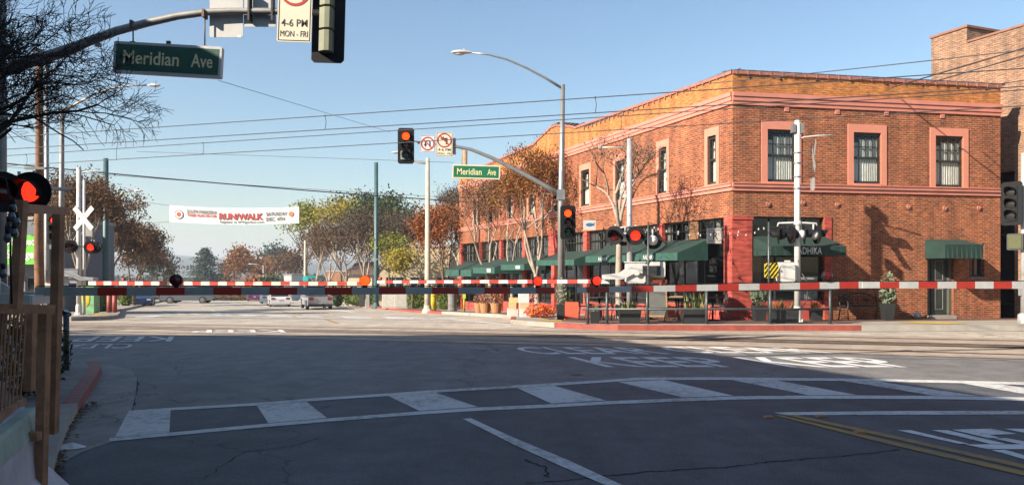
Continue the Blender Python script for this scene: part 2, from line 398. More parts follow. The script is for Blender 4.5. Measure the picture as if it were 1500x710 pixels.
# brick paving by the restaurant, butted on top
def inw(p, d):
    return p
bpv = [G(815, 470.5, .15), G(860, 472.6, .15), G(905, 473.8, .15), G(1240, 473.8, .15), G(1268, 470.5, .15), G(1500, 468.3, .15), (26, 27.5), (26, 32), (7.2, 34), G(780, 463, .15)]
struct(drape([bpv], .156, 'brick_paving', paver))
struct(drape([[onv(VK+.25, 35), onv(VK+1.4, 35), onv(VK+1.4, 60), onv(VK+.25, 60)]], .155, 'street_brick_paving', paver))
def kerb(pts, m, name='kerb', wid=.17, h=.158, side=1):
    P = [Vector(p) for p in pts]; out = []; N = []
    for i in range(len(P)):
        d = (P[min(i+1, len(P)-1)]-P[max(i-1, 0)]).normalized(); N.append(Vector((-d.y, d.x))*side)
    for i in range(len(P)-1):
        out.append([tuple(P[i]-N[i]*.006), tuple(P[i+1]-N[i+1]*.006), tuple(P[i+1]+N[i+1]*wid), tuple(P[i]+N[i]*wid)])
    bm = bmesh.new()
    return struct(drape(out, h, name, m, thick=.3))
kerb(cb[3:8], redk); kerb(cb[7:]+[p_end], conc2, h=.157)
kerb([onv(VK, 72), onv(VK, 52), onv(VK, 44)], redk, h=.152, side=1); kerb([onv(VK, 44), onv(VK, 35)], conc2, h=.155, side=1); kerb([onv(VK, 190), onv(VK, 72)], conc2, h=.153)
kerb([cb[0], cb[1]], redk, h=.16)
# pale gutter apron along the corner
g = [(x, y) for x, y in cb[2:]]; struct(drape([[(x, y-.0) for x, y in g]+[(x, y-.42) for x, y in reversed(g)]], .006, 'gutter', conc))
yel = mat('yellow tactile paving', (.62, .42, .04), .7, var=.15, scale=6)
struct(drape([[G(1312, 472.2, .15), G(1345, 471.2, .15), G(1420, 473.8, .15), G(1385, 474.8, .15)]], .162, 'tactile_strip', yel))
struct(drape([[G(785, 468, .15), G(822, 469.2, .15), G(824, 470.8, .15), G(792, 469.6, .15)]], .162, 'tactile_strip', yel))
# far left corner
fl = [G(104, 470), G(150, 468.5), G(172, 466), G(176, 461), onv(VL, 55), onv(VL, 190), onv(VL-3.6, 190), onv(VL-12, 60), (-60, 45), (-60, 27)]
struct(drape([fl], .15, 'left_pavement', pav, thick=.3))
kerb(fl[0:4], conc2, side=1); kerb([fl[3], fl[4]], redk, side=1); kerb([fl[4], fl[5]], conc2, side=1)
struct(drape([[G(140, 462, .15), G(160, 461, .15), G(160, 459.5, .15), G(128, 460.3, .15)]], .158, 'tactile_strip', yel))
# near left pavement
nl = [G(96, 536), G(128, 535.5), G(143, 539), G(148, 547), G(141, 562), G(128, 582), G(113, 606), G(98, 632), G(84, 668), G(72, 715), (-2.6, 3.2), (-2.0, .5), (-1.6, -6)]
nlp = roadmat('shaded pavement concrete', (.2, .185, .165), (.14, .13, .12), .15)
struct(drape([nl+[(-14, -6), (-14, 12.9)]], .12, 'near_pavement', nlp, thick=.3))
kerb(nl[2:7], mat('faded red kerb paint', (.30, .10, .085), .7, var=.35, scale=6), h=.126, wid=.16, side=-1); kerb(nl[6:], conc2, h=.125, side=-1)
apron = [G(97, 534), G(160, 534.5), G(190, 540), G(201, 552), G(199, 575), G(192, 606), G(166, 646), G(120, 662), G(70, 690), G(72, 715), (-3.0, 4), (-7, 8)]
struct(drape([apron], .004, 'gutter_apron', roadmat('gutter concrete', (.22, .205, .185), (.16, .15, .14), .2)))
# ------------------------------------------------------------------ markings
def GP(*pts): return [G(*p) for p in pts]
tl = [(190, 601), (250, 597), (375, 590), (447, 584), (567, 576), (636, 571), (750, 564.5), (806, 561), (896, 555.5), (930, 553), (965, 552.3), (1060, 552.3), (1120, 553), (1224, 553.8), (1273, 554.6), (1403, 557), (1500, 559.5), (1700, 564)]
bl = [(160, 646.5), (248, 638.5), (393, 625), (481, 617.5), (618, 607), (702, 601.5), (815, 596.5), (894, 592), (1009, 587.5), (1081, 585), (1190, 584), (1262, 584), (1375, 584.5), (1451, 586), (1560, 588), (1700, 592)]
def band(line, up): return [[G(*a), G(*b), G(b[0], b[1]-up), G(a[0], a[1]-up)] for a, b in zip(line, line[1:])]
zl = band([(x, y+4.0) for x, y in tl], 3.7)+band(bl, 4.8)
bars = [((189, 601), (250, 601), (248, 633), (168, 640.5)), ((376, 594), (449, 588.5), (479, 612), (393, 619.5)), ((569, 580), (638, 575), (700, 596), (614, 601.5)),
        ((757, 568), (812, 565), (888, 586.5), (808, 591)), ((905, 559.3), (972, 556.5), (1075, 579.5), (1000, 582)), ((1073, 556.5), (1137, 557), (1256, 578.5), (1184, 578.5)),
        ((1236, 558), (1287, 558.8), (1436, 580.2), (1366, 579)), ((1410, 561.3), (1467, 563), (1608, 583.6), (1530, 581.9)), ((1580, 565.5), (1640, 567), (1790, 588), (1720, 586.5))]
struct(drape(zl, .005, 'crosswalk_line', wpaint)); struct(drape([GP(*b) for b in bars], .0045, 'crosswalk_bar', wpaint))
struct(drape([GP((1133, 604), (1150, 608), (1300, 607.5), (1500, 606.8), (1800, 606), (1800, 600), (1500, 601.6), (1300, 602))], .005, 'stop_line', wpaint))
struct(drape([GP((678, 613.5), (690, 612.5), (750, 640), (830, 673), (910, 710), (1060, 778), (1040, 786), (885, 710), (818, 681), (750, 650))], .005, 'lane_line', wpaint))
struct(drape([GP((1148, 607.5), (1165, 607.5), (1301, 636), (1500, 680.5), (1700, 725), (1700, 731), (1500, 686.5), (1301, 641)),
              GP((1133, 608), (1144, 608), (1301, 645), (1500, 690.5), (1700, 737), (1700, 744), (1500, 696.8), (1301, 650.5))], .0055, 'double_yellow_line', ypaint))
def Z(*pts): return [G(1300+x/7.1, 600+y/7.1) for x, y in pts]
struct(drape([Z((100, 213), (240, 213), (850, 355), (740, 355)), Z((460, 212), (620, 212), (1230, 355), (1080, 358)), Z((670, 207), (1080, 198), (1345, 252), (1060, 262), (1165, 292), (1050, 296)),
              Z((1210, 198), (1700, 198), (1900, 250), (1420, 240)), Z((1100, 298), (1230, 295), (1820, 400), (1720, 430)), Z((800, 362), (1300, 360), (2000, 365), (2100, 412), (1040, 410)), Z((1080, 420), (1220, 418), (1900, 600), (1760, 610))],
             .005, 'lettering_on_road', wpaint2))
def roadtext(body, a, b, ytop, ybot, flip=False, m=wpaint, k=1.0):
    (xa, Ya), (xb, Yb) = G(a, ybot), G(b, ybot); Yt = G(a, ytop)[1]; L = (Yt-Ya)/S_DIR.y
    vs, fs = text_geo(body, .012); P = []
    for u, v in vs:
        if flip: u, v = 1-u, 1-v
        X = xa+(xb-xa)*u+S_DIR.x*L*v; Y = Ya+(Yb-Ya)*u+S_DIR.y*L*v; P.append((X, Y, gz(Y)+.005+(.008 if Y > 16 else 0)))
    mb = MB(); mb.add(P, fs); return struct(mb.build('lettering_on_road', m))
roadtext('KEEP', 888, 1103, 523, 537.4, m=wpaint2); roadtext('CLEAR', 783, 985, 508.3, 518.5, m=wpaint2)
roadtext('KEEP', 1157, 1362, 523, 537.6, m=wpaint2); roadtext('CLEAR', 1005, 1222, 507.5, 517, m=wpaint2)
roadtext('KEEP', 100, 250, 493, 501, True); roadtext('CLEAR', 60, 190, 504, 510, True); roadtext('KEEP', 280, 420, 483.5, 487.5, True, wpaint2)
struct(drape([GP((683, 509), (700, 507.6), (742, 515), (728, 517)), GP((718, 511), (742, 511), (748, 513.5), (730, 514))], .005, 'asphalt_patch', nlp))
fc = [(240, 460, 13), (262, 460.6, 13), (285, 461.2, 13), (318, 462.3, 24), (357, 463, 26), (397, 464, 34), (440, 465, 36), (505, 465.8, 42), (568, 466.8, 42), (632, 468.3, 44)]
struct(drape([GP((x, y), (x+wd, y+.4), (x+wd-10, y-2.6), (x-10, y-3)) for x, y, wd in fc], .006, 'far_crosswalk_bar', wpaint))
struct(drape([GP((590, 464.5), (690, 470.5), (748, 476.6), (748, 475.2), (690, 469.3), (592, 463.8))], .006, 'edge_line', wpaint2))
struct(drape([GP((434, 448.2), (440, 448), (522, 456.4), (516, 457)), GP((308, 454), (312, 454), (336, 463), (331, 463.4)), GP((214, 462), (240, 461.6), (225, 464.6), (190, 465))], .006, 'far_lane_line', wpaint2))
struct(drape([GP((345, 443), (347, 443), (405, 453), (403, 453.4)), GP((403, 453), (406, 453), (444, 461.4), (440, 461.8)), GP((473, 467), (478, 467), (497, 473), (491, 473.3))], .006, 'far_yellow_line', ypaint))
# manhole and reflectors
struct(drape([[(G(845, 549)[0]+.11*cos(a*pi/8), G(845, 549)[1]+.11*sin(a*pi/8)) for a in range(16)]], .006, 'manhole_cover', mat('manhole iron', (.05, .048, .045), .6, .4)))
for px, py in ((1127, 611.5), (1203, 610), (1260, 634)):
    x, y = G(px, py); mb = MB(FR(x, y, .004)); mb.add([(-.06, -.05, 0), (.06, -.05, 0), (.06, .05, 0), (-.06, .05, 0), (-.035, -.03, .018), (.035, -.03, .018), (.035, .03, .018), (-.035, .03, .018)], [(4, 5, 6, 7), (0, 1, 5, 4), (1, 2, 6, 5), (2, 3, 7, 6), (3, 0, 4, 7)])
    tag(center(mb.build('road_stud', mat('amber road stud', (.35, .12, .03), .4))), 'orange reflector stud %s' % {1127: 'at the near end of the double yellow line, left of it', 1203: 'between the stop line and the double yellow line', 1260: 'on the double yellow line'}[px], 'road stud', 'orange road studs by the double yellow line')
def crack(pts, w_=.012, seed=1):
    rn = random.Random(seed); P = []
    for (a, b), (c, d) in zip(pts, pts[1:]):
        for k in range(9): t = k/9; P.append(Vector(G(a+(c-a)*t, b+(d-b)*t))+Vector((rn.gauss(0, .012), rn.gauss(0, .012))))
    q = []
    for a, b in zip(P, P[1:]):
        n = (b-a).normalized(); n = Vector((-n.y, n.x))*w_*rn.uniform(.4, 1.2); q.append([tuple(a-n), tuple(b-n), tuple(b+n), tuple(a+n)])
    struct(drape(q, .003, 'road_crack', mat('open crack in asphalt', (.012, .012, .012), 1, var=0)))
crack([(880, 697), (960, 690), (1060, 684), (1125, 676), (1230, 668), (1330, 657)], .011, 1); crack([(765, 672), (800, 683), (806, 700)], .01, 2); crack([(770, 708), (840, 702), (882, 697)], .008, 3)
crack([(198, 548), (201, 566), (193, 600), (184, 620), (180, 642)], .02, 4); crack([(1010, 498), (1125, 525), (1260, 524), (1500, 528)], .02, 5); crack([(300, 700), (360, 660), (420, 655), (470, 640)], .006, 6)
# litter
x, y = G(102, 657); mb = MB(FR(x, y, .01, 20)); random.seed(3)
n = 10; vs = [(.13*(1+.3*random.random())*cos(2*pi*i/n), .07*sin(2*pi*i/n), 0) for i in range(n)]+[(.02, 0, .05), (-.05, .01, .035)]
mb.add(vs, [(i, (i+1) % n, n if i < 3 or i > 7 else n+1) for i in range(n)]+[(3, n+1, n), (8, n, n+1)])
tag(mb.build('crumpled_paper', mat('white litter paper', (.7, .7, .7), .8, var=.1)), 'crumpled white paper lying in the gutter by the planter wall', 'litter')
mb = MB(); random.seed(5)
for i in range(420):
    t = random.random(); bx, by = (G(84+random.gauss(0, 7)-8*t+60*(1-t)**3*.9, 590+125*t)); a = random.random()*pi; s = random.uniform(.012, .035)
    zz = .015+random.random()*.012+(.12 if False else 0)
    mb.quad((bx+s*cos(a), by+s*sin(a), zz), (bx-s*sin(a)*.6, by+s*cos(a)*.6, zz+.01), (bx-s*cos(a), by-s*sin(a), zz), (bx+s*sin(a)*.6, by-s*cos(a)*.6, zz+.004))
o = mb.build('fallen_leaves', leafmat('dry fallen leaf', [(.10, .045, .02), (.2, .1, .04), (.05, .03, .02)])); tag(o, 'dry brown leaves scattered in the gutter at lower left', 'leaves', kind='stuff')
# ------------------------------------------------------------------ buildings
bk = brick('red common brick', (.40, .092, .028), (.20, .046, .020), (.45, .27, .145), msz=.009)
bky = brick('ochre painted brick', (.58, .235, .06), (.50, .19, .05), (.40, .15, .05), var=.22)
pinkb = brick('salmon painted brick', (.70, .27, .18), (.66, .24, .16), (.55, .2, .14), .1, .22, var=.05, msz=.006)
pink = mat('salmon painted stucco', (.66, .25, .18), .75, var=.14, scale=2)
redp = brick('red painted brick', (.55, .09, .06), (.52, .08, .055), (.40, .06, .045), .4, .2, var=.3, msz=.006)
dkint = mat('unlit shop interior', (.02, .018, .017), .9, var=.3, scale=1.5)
curt = mat('pale net curtain', (.50, .47, .41), .9, var=.25, scale=7)
frm = mat('dark green window frame', (.028, .032, .028), .5, var=.2)
def curtain_mat():
    m, t, b = nodes('gathered curtain'); b.inputs['Roughness'].default_value = .9
    tc = t.nodes.new('ShaderNodeTexCoord'); wv = t.nodes.new('ShaderNodeTexWave'); wv.inputs['Scale'].default_value = 3.2; wv.inputs['Distortion'].default_value = 2.5
    cr = t.nodes.new('ShaderNodeValToRGB'); cr.color_ramp.elements[0].color = (.42, .40, .35, 1); cr.color_ramp.elements[1].color = (.8, .77, .70, 1)
    t.links.new(tc.outputs['UV'], wv.inputs['Vector']); t.links.new(wv.outputs['Fac'], cr.inputs[0]); t.links.new(cr.outputs[0], b.inputs['Base Color']); return m
cgm = curtain_mat()
def glassmat():
    m, t, b = nodes('window pane'); b.inputs['Roughness'].default_value = .03; b.inputs['Base Color'].default_value = (.02, .022, .025, 1)
    tr = t.nodes.new('ShaderNodeBsdfTransparent'); tr.inputs[0].default_value = (.75, .78, .78, 1)
    gl = t.nodes.new('ShaderNodeBsdfGlossy'); gl.inputs['Roughness'].default_value = .02; gl.inputs['Color'].default_value = (.9, .9, .9, 1)
    lw = t.nodes.new('ShaderNodeLayerWeight'); lw.inputs[0].default_value = .5; pw = t.nodes.new('ShaderNodeMath'); pw.operation = 'POWER'; pw.inputs[1].default_value = 4; t.links.new(lw.outputs['Facing'], pw.inputs[0]); fr_ = t.nodes.new('ShaderNodeMath'); fr_.operation = 'MULTIPLY_ADD'; fr_.inputs[1].default_value = .7; fr_.inputs[2].default_value = .05; t.links.new(pw.outputs[0], fr_.inputs[0])
    mx = t.nodes.new('ShaderNodeMixShader'); t.links.new(fr_.outputs[0], mx.inputs[0]); t.links.new(tr.outputs[0], mx.inputs[1]); t.links.new(gl.outputs[0], mx.inputs[2])
    t.links.new(mx.outputs[0], t.nodes['Material Output'].inputs[0]); return m
pane = glassmat()
def wall(mb, x0, x1, z0, z1, holes, th=.3, y=0, rev=None):
    """a wall sheet of thickness th with rectangular openings, reveals included"""
    xs = sorted({x0, x1, *[v for h in holes for v in (h[0], h[1])]}); zs = sorted({z0, z1, *[v for h in holes for v in (h[2], h[3])]})
    inh = lambda a, b: any(h[0] <= a and b_ <= h[1] for h in ())
    def hole(cx, cz): return any(h[0] < cx < h[1] and h[2] < cz < h[3] for h in holes)
    for a, b in zip(xs, xs[1:]):
        for c, d in zip(zs, zs[1:]):
            if hole((a+b)/2, (c+d)/2): continue
            mb.quad((a, y, c), (b, y, c), (b, y, d), (a, y, d)); mb.quad((a, y+th, c), (a, y+th, d), (b, y+th, d), (b, y+th, c))
    for (a, b, c, d) in holes+[]:
        mb.quad((a, y, c), (a, y, d), (a, y+th, d), (a, y+th, c)); mb.quad((b, y, c), (b, y+th, c), (b, y+th, d), (b, y, d))
        mb.quad((a, y, d), (b, y, d), (b, y+th, d), (a, y+th, d)); mb.quad((a, y, c), (a, y+th, c), (b, y+th, c), (b, y, c))
    mb.quad((x0, y, z0), (x0, y+th, z0), (x0, y+th, z1), (x0, y, z1)); mb.quad((x1, y, z0), (x1, y, z1), (x1, y+th, z1), (x1, y+th, z0))
    mb.quad((x0, y, z1), (x0, y+th, z1), (x1, y+th, z1), (x1, y, z1))
CX, CY = 7.34, 25.0
yawR = math.degrees(atan2(.187, .982)); fR = FR(CX, CY, 0, yawR)
yawS = math.degrees(atan2(-.9304, .3665)); fS = FR(CX, CY, 0, yawS)
uR = Vector((fR[0][0], fR[1][0])); uS = Vector((fS[0][0], fS[1][0]))
def tR(px): r = (px-HX)/F; return (CY*r-CX)/(uR.x-r*uR.y)
def zR(py, px): return EYE-(py-HY)*(CY+uR.y*tR(px))/F
def tS(px): r = (px-HX)/F; return (CY*r-CX)/(uS.x-r*uS.y)          # negative
def zS(py, px): return EYE-(py-HY)*(CY+uS.y*tS(px))/F
B1 = thing('brick_building', 'two storey red brick corner building with ochre parapet, salmon trim and green awnings', 'building', (CX, CY, 0), yawR)
WR = tR(1465.5)
TOP = zR(108, 1073); CB0, CB1 = zR(153, 1073), zR(135, 1073); LED0, LED1 = zR(279, 1073), zR(267.5, 1073)
# front (right) facade
wins = []
for (a, b, c, d) in ((1124, 1164.5, 190, 266.5), (1250, 1290, 194.5, 269), (1370, 1410, 199.5, 274)):
    wins.append((tR(a), tR(b), zR(d, (a+b)/2), zR(c, (a+b)/2)))
shopR = (tR(1102.5), tR(1207), .02, zR(317.5, 1150)); doorR = (tR(1358.5), tR(1397), -.1, zR(367, 1378)); smallR = (tR(1420), tR(1442), zR(405, 1430), zR(357, 1430))
mb = MB(fR); wall(mb, tR(1101), WR, -.6, CB0, wins+[(shopR[0], shopR[1], -.15, shopR[3]), doorR, smallR]); 
mb.quad((0, 0, LED0), (tR(1101), 0, LED0), (tR(1101), 0, CB0), (0, 0, CB0)); mb.quad((0, 0, shopR[3]+.0), (tR(1101), 0, shopR[3]), (tR(1101), 0, LED0), (0, 0, LED0))
mb.build('front_wall', bk, B1)
SL = 30.2                                                        # length of the side facade
swin = []
def sw(a, b, c, d): swin.append((tS(a), tS(b), zS(d, (a+b)/2), zS(c, (a+b)/2)))
sw(1037, 1049.5, 199, 270); sw(965.5, 977, 216, 283)
z0w, z1w = swin[0][2], swin[0][3]
for t in (7.45, 10.7, 13.9, 17.1, 20.3, 23.5, 26.7): swin.append((-t-.42, -t+.42, z0w, z1w))
piers = [.0, 4.4, 7.5, 10.7, 14.3, 18.2, 21.9, 25.8, 29.8]; bays = []
for a, b in zip(piers, piers[1:]):
    bays.append((-(b-.16), -(a+(.16 if a else .42)), gz(CY+.93*(a+b)/2)+.12, 3.40))
mb = MB(fS); wall(mb, -SL, 0, -1.8, CB0, swin+[(a, b, -1.7, d) for a, b, c, d in bays]); mb.build('side_wall', bk, B1)
# ochre parapet with the curved gable, salmon cornice, coping
def gable(x):
    t = -x; k = abs(t-14.2)
    return 0 if k > 3.0 else (.2 if k > 2.5 else .2+.55*(1-(k/2.5))**.8 if k > .35 else .72)
gx = [-SL]+[-14.2+d for d in (-3.0, -2.99, -2.5, -1.9, -1.2, -.6, -.35, .35, .6, 1.2, 1.9, 2.5, 2.99, 3.0)]+[0]
mb = MB(fS)
for a, b in zip(gx, gx[1:]):
    ha, hb = TOP+gable(a), TOP+gable(b); mb.quad((a, 0, CB1), (b, 0, CB1), (b, 0, hb), (a, 0, ha)); mb.quad((a, .3, CB1), (a, .3, ha), (b, .3, hb), (b, .3, CB1))
mb.quad((-SL, 0, CB1), (-SL, 0, TOP), (-SL, .3, TOP), (-SL, .3, CB1)); mb.fr = fR
wall(mb, 0, WR, CB1, TOP, []); mb.build('parapet', bky, B1)
mb = MB(fS); tile = MB(fS)
for a, b in zip(gx, gx[1:]):
    ha, hb = TOP+gable(a), TOP+gable(b)
    v = [(a, -.05, ha), (b, -.05, hb), (b, .34, hb), (a, .34, ha), (a, -.05, ha+.1), (b, -.05, hb+.1), (b, .34, hb+.1), (a, .34, ha+.1)]
    mb.add(v, [(0, 1, 5, 4), (3, 7, 6, 2), (4, 5, 6, 7), (0, 3, 2, 1)])
x = -SL+.2
while x < -.1:
    h = TOP+gable(x)+.04; mb.box(x, x+.05, -.065, .3, h-.06, h+.075); tile.box(x-.02, x+.36, -.03, .3, h+.065, h+.105); x += .4
mb.fr = fR; tile.fr = fR; mb.box(.0, WR+.02, -.05, .34, TOP, TOP+.1); x = .1
while x < WR: mb.box(x, x+.05, -.065, .3, TOP-.02, TOP+.11); tile.box(x-.02, x+.36, -.03, .3, TOP+.105, TOP+.145); x += .42
cop = mb.build('coping', mat('salmon coping tile', (.42, .17, .13), .7, var=.3, scale=5), B1); tile.build('coping_tiles', mat('dark roof tile', (.07, .06, .06), .7, var=.4), B1)
mb = MB(fS)
H = CB1-CB0
for k, (f0, f1, pr) in enumerate(((0, .27, .05), (.27, .3, .03), (.3, .62, .08), (.62, .66, .05), (.66, 1, .11))):
    mb.fr = fS; mb.box(-SL, .02, -pr, 0-.002, CB0+H*f0, CB0+H*f1); mb.fr = fR; mb.box(-.02, WR, -pr, -.002, CB0+H*f0, CB0+H*f1)
mb.fr = fS; mb.quad((-SL, 0, CB0), (0, 0, CB0), (0, 0, CB1), (-SL, 0, CB1)); mb.fr = fR; mb.quad((0, 0, CB0), (WR, 0, CB0), (WR, 0, CB1), (0, 0, CB1))
mb.build('cornice', pink, B1)
mb = MB(fS)
for f, x0, x1 in ((fS, -SL, .03), (fR, -.03, WR)):
    mb.fr = f; mb.box(x0, x1, -.05, -.001, LED0, LED0+.13); mb.box(x0, x1, -.10, -.001, LED0+.13, LED1-.03); mb.box(x0, x1, -.13, -.001, LED1-.03, LED1)
mb.build('ledge', pink, B1)
mb = MB(fR); mb.quad((.02, .02, TOP-.5), (WR, .02, TOP-.5), (WR-2, 28, TOP-.5), (9, 27, TOP-.5)); mb.quad(*[(-x, y, TOP-.5) for x, y in ()]) if 0 else None
mb.l.clear(); mb.v.clear(); mb.f.clear(); mb.sm.clear(); mb.mi.clear(); mb.fr = Matrix.Identity(4)
c0 = fR @ Vector((.2, .2, 0)); c1 = fR @ Vector((WR, .2, 0)); c2 = fS @ Vector((-SL, .2, 0)); c3 = c1+(c2-c0)
mb.quad(*[(c.x, c.y, TOP-.45) for c in (c0, c1, c3, c2)]); mb.build('roof', mat('grey roofing felt', (.2, .19, .18), .9, var=.3), B1)
mb = MB(); mb.quad((c1.x, c1.y, -.6), (c3.x, c3.y, -2), (c3.x, c3.y, TOP), (c1.x, c1.y, TOP)); mb.quad((c2.x, c2.y, -2), (c2.x, c2.y, TOP), (c3.x, c3.y, TOP), (c3.x, c3.y, -2)); mb.build('rear_wall', bk, B1)
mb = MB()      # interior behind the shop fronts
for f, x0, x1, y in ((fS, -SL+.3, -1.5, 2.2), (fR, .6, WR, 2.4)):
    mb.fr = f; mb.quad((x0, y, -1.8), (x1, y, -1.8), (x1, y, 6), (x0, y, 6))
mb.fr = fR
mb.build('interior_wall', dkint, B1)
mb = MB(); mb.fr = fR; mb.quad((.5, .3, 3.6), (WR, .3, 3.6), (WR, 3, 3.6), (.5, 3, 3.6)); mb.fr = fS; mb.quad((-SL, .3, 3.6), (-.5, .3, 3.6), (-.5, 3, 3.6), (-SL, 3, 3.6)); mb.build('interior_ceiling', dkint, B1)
# upstairs windows: surround, frame, pane, curtain
def window(f, x0, x1, z0, z1, lights=3, bord=.22, top=.28, cur=True, side=1):
    s = MB(f); e = .002
    s.box(x0-bord, x0-e, -.03, .02, z0-.05, z1+top); s.box(x1+e, x1+bord, -.03, .02, z0-.05, z1+top); s.box(x0-e, x1+e, -.03, .02, z1+e, z1+top)
    s.box(x0, x1, -.05, .14, z0-.06, z0+.0)
    so_ = s.build('window_surround', mat('smooth salmon surround', (.70, .27, .18), .75, var=.08, scale=3), B1); w_ = x1-x0; h = z1-z0; y = .085
    m = MB(f); b = .055
    m.box(x0, x0+b, y-.03, y+.04, z0, z1); m.box(x1-b, x1, y-.03, y+.04, z0, z1); m.box(x0+b, x1-b, y-.03, y+.04, z0, z0+.09); m.box(x0+b, x1-b, y-.03, y+.04, z1-.1, z1)
    m.box(x0+b, x1-b, y-.04, y+.03, z0+h*.49, z0+h*.53)
    for i in range(1, lights+1): m.box(x0+w_*i/(lights+1)-.011, x0+w_*i/(lights+1)+.011, y-.02, y+.02, z0+h*.53, z1-.1)
    m.box(x0+b, x1-b, y-.02, y+.02, z0+h*.72, z0+h*.735)
    o = m.build('window', frm, B1)
    g = MB(f); g.quad((x0+b, y+.005, z0+.05), (x1-b, y+.005, z0+.05), (x1-b, y+.005, z1-.05), (x0+b, y+.005, z1-.05)); p = g.build('pane', pane, o)
    if cur:
        c = MB(f); n = 28; xa, xb = x0+w_*.30, x1-b
        for q in range(n):
            a, b2 = xa+(xb-xa)*q/n, xa+(xb-xa)*(q+1)/n; ya, yb = y+.055+.012*sin(q*1.7), y+.055+.012*sin((q+1)*1.7)
            c.quad((a, ya, z0+.05+(.0 if q < n-4 else .1)), (b2, yb, z0+.05), (b2, yb, z0+h*.88), (a, ya, z0+h*.88))
        c.quad((x0+b, y+.1, z0), (xa, y+.1, z0), (xa, y+.1, z0+h*.82), (x0+b, y+.1, z0+h*.82)) if side else None
        c.build('curtain', cgm, o)
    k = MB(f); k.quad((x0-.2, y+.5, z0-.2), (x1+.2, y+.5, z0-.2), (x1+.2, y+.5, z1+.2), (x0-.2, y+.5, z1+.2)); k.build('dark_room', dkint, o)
for w_ in wins: window(fR, *w_)
for i, w_ in enumerate(swin): window(fS, *w_, lights=2, bord=.17, cur=True)
# red corner pier and piers between the shops
mb = MB(fR); t1 = tR(1101.5); zc = LED0-1.02
mb.fr = fR
mb.box(-.015, t1, -.022, .4, -.3, zR(317, 1085)+.02); mb.box(-.03, t1+.03, -.05, .38, zR(317, 1085)-.1, zR(317, 1085)+.025)
mb.fr = fS; mb.box(-.43, -.0, -.024, .3, -.4, 3.41)
mb.build('corner_pier', redp, B1)
for p in piers[1:]:
    mb = MB(fS); mb.box(-p-.18, -p+.18, -.03, .25, -1.7, 3.41)
    if abs(p-14.3) < .1: mb.box(-p-.5, -p+.5, -.04, .2, 2.3, 3.6)
    mb.build('pier', redp, B1)
def shopfront(f, x0, x1, z0, z1, zt, n=5, bulk=.55, dark=.12):
    o = MB(f); y = dark; b = .05
    for q in range(4): xx = x0+(x1-x0)*q/3; o.box(xx-b/2 if q else xx, xx+b/2 if q < 3 else xx, y, y+.07, z0+bulk, zt)
    for q in range(n*2+1): xx = x0+(x1-x0)*q/(n*2); o.box(xx-.014, xx+.014, y+.0, y+.05, zt+.08, z1-.05)
    for zz, h_ in ((zt, .08), (z1-.06, .06), (z0+bulk, .06), ((zt+z1)/2, .03)): o.box(x0, x1, y-.004, y+.074, zz, zz+h_)
    w_ = o.build('shop_window', frm, B1)
    g = MB(f); g.quad((x0, y+.03, z0+bulk), (x1, y+.03, z0+bulk), (x1, y+.03, z1), (x0, y+.03, z1)); g.build('pane', pane, w_)
    c = MB(f); random.seed(int(x0*10)+77)
    for q in range(n*2):                                          # pale blinds and boards high up behind the transom panes
        if random.random() < .55:
            xa = x0+(x1-x0)*q/(n*2)+.02; xb = x0+(x1-x0)*(q+1)/(n*2)-.02; c.quad((xa, y+.11, zt+.06), (xb, y+.11, zt+.06), (xb, y+.11, z1-random.choice((.06, .3))), (xa, y+.11, z1-.06))
    if c.f: c.build('blind', mat('faded grey blind', (.26, .26, .25), .9), w_)
    k = MB(f); k.box(x0, x1, y-.01, y+.12, z0-.3, z0+bulk); k.build('bulkhead', redp, w_)
for i, (a, b, c, d) in enumerate(bays): shopfront(fS, a+.02, b-.0, c, d, 2.62-.07*i if i else 2.65, n=5)
shopfront(fR, shopR[0]+.02, shopR[1], -.05, shopR[3], zR(348, 1150), n=2, bulk=.62)
mb = MB(fR); mb.box(shopR[1]-.0, shopR[1]+.27, -.03, .2, -.3, shopR[3]+.01); mb.build('pier', redp, B1)
mb = MB(fS); a, b = tS(1006.5), tS(1020.5); mb.box(a, b, .06, .11, 2.72, 3.38); mb.build('board', mat('brown plywood', (.22, .11, .05), .8), B1)
# wooden shop things inside the front window: pale poster board
mb = MB(fR); mb.box(tR(1170), tR(1203), .22, .25, .55, 1.4); mb.build('window_poster', mat('faded poster', (.45, .46, .40), .8, var=.5, scale=6), B1)
mb = MB(fR); mb.box(tR(1107), tR(1135), .9, .93, .5, 2.4); mb.build('interior_screen', mat('tan interior panel', (.16, .13, .09), .8), B1)
# door with dark reveal and white-lined panels
x0, x1, z0, z1 = doorR
mb = MB(fR); mb.box(x0+.31, x1-.11, .2, .25, 0, z1-.12); dr = mb.build('door', mat('dark green door', (.035, .045, .04), .45, var=.2), B1)
mb = MB(fR); mb.box(x1-.11, x1, .1, .26, -.1, z1); mb.box(x0, x0+.31, .24, .27, -.1, z1); mb.box(x0, x1, .22, .27, z1-.12, z1); mb.build('door_frame', mat('green grey door frame', (.10, .10, .075), .6), B1)
mb = MB(fR); cxm = (x0+.31+x1-.11)/2; hw = .16
for za, zb in ((.22, .95), (1.25, z1-.35)):
    for a, b, c, d in ((cxm-hw, cxm+hw, za, za+.012), (cxm-hw, cxm+hw, zb-.012, zb), (cxm-hw, cxm-hw+.012, za+.012, zb-.012), (cxm+hw-.012, cxm+hw, za+.012, zb-.012)): mb.box(a, b, .192, .2, c, d)
mb.build('door_moulding', mat('cream moulding', (.4, .4, .35), .6), dr)
mb = MB(fR); mb.ell((x1-.18, .17, 1.0), (.03, .04, .03)); mb.build('door_handle', mat('old brass', (.35, .22, .07), .35, .8), dr)
mb = MB(fR); mb.box(x0-.02, x1+.02, -.12, .28, -.2, .02); mb.build('door_step', conc, B1)
x0, x1, z0, z1 = smallR
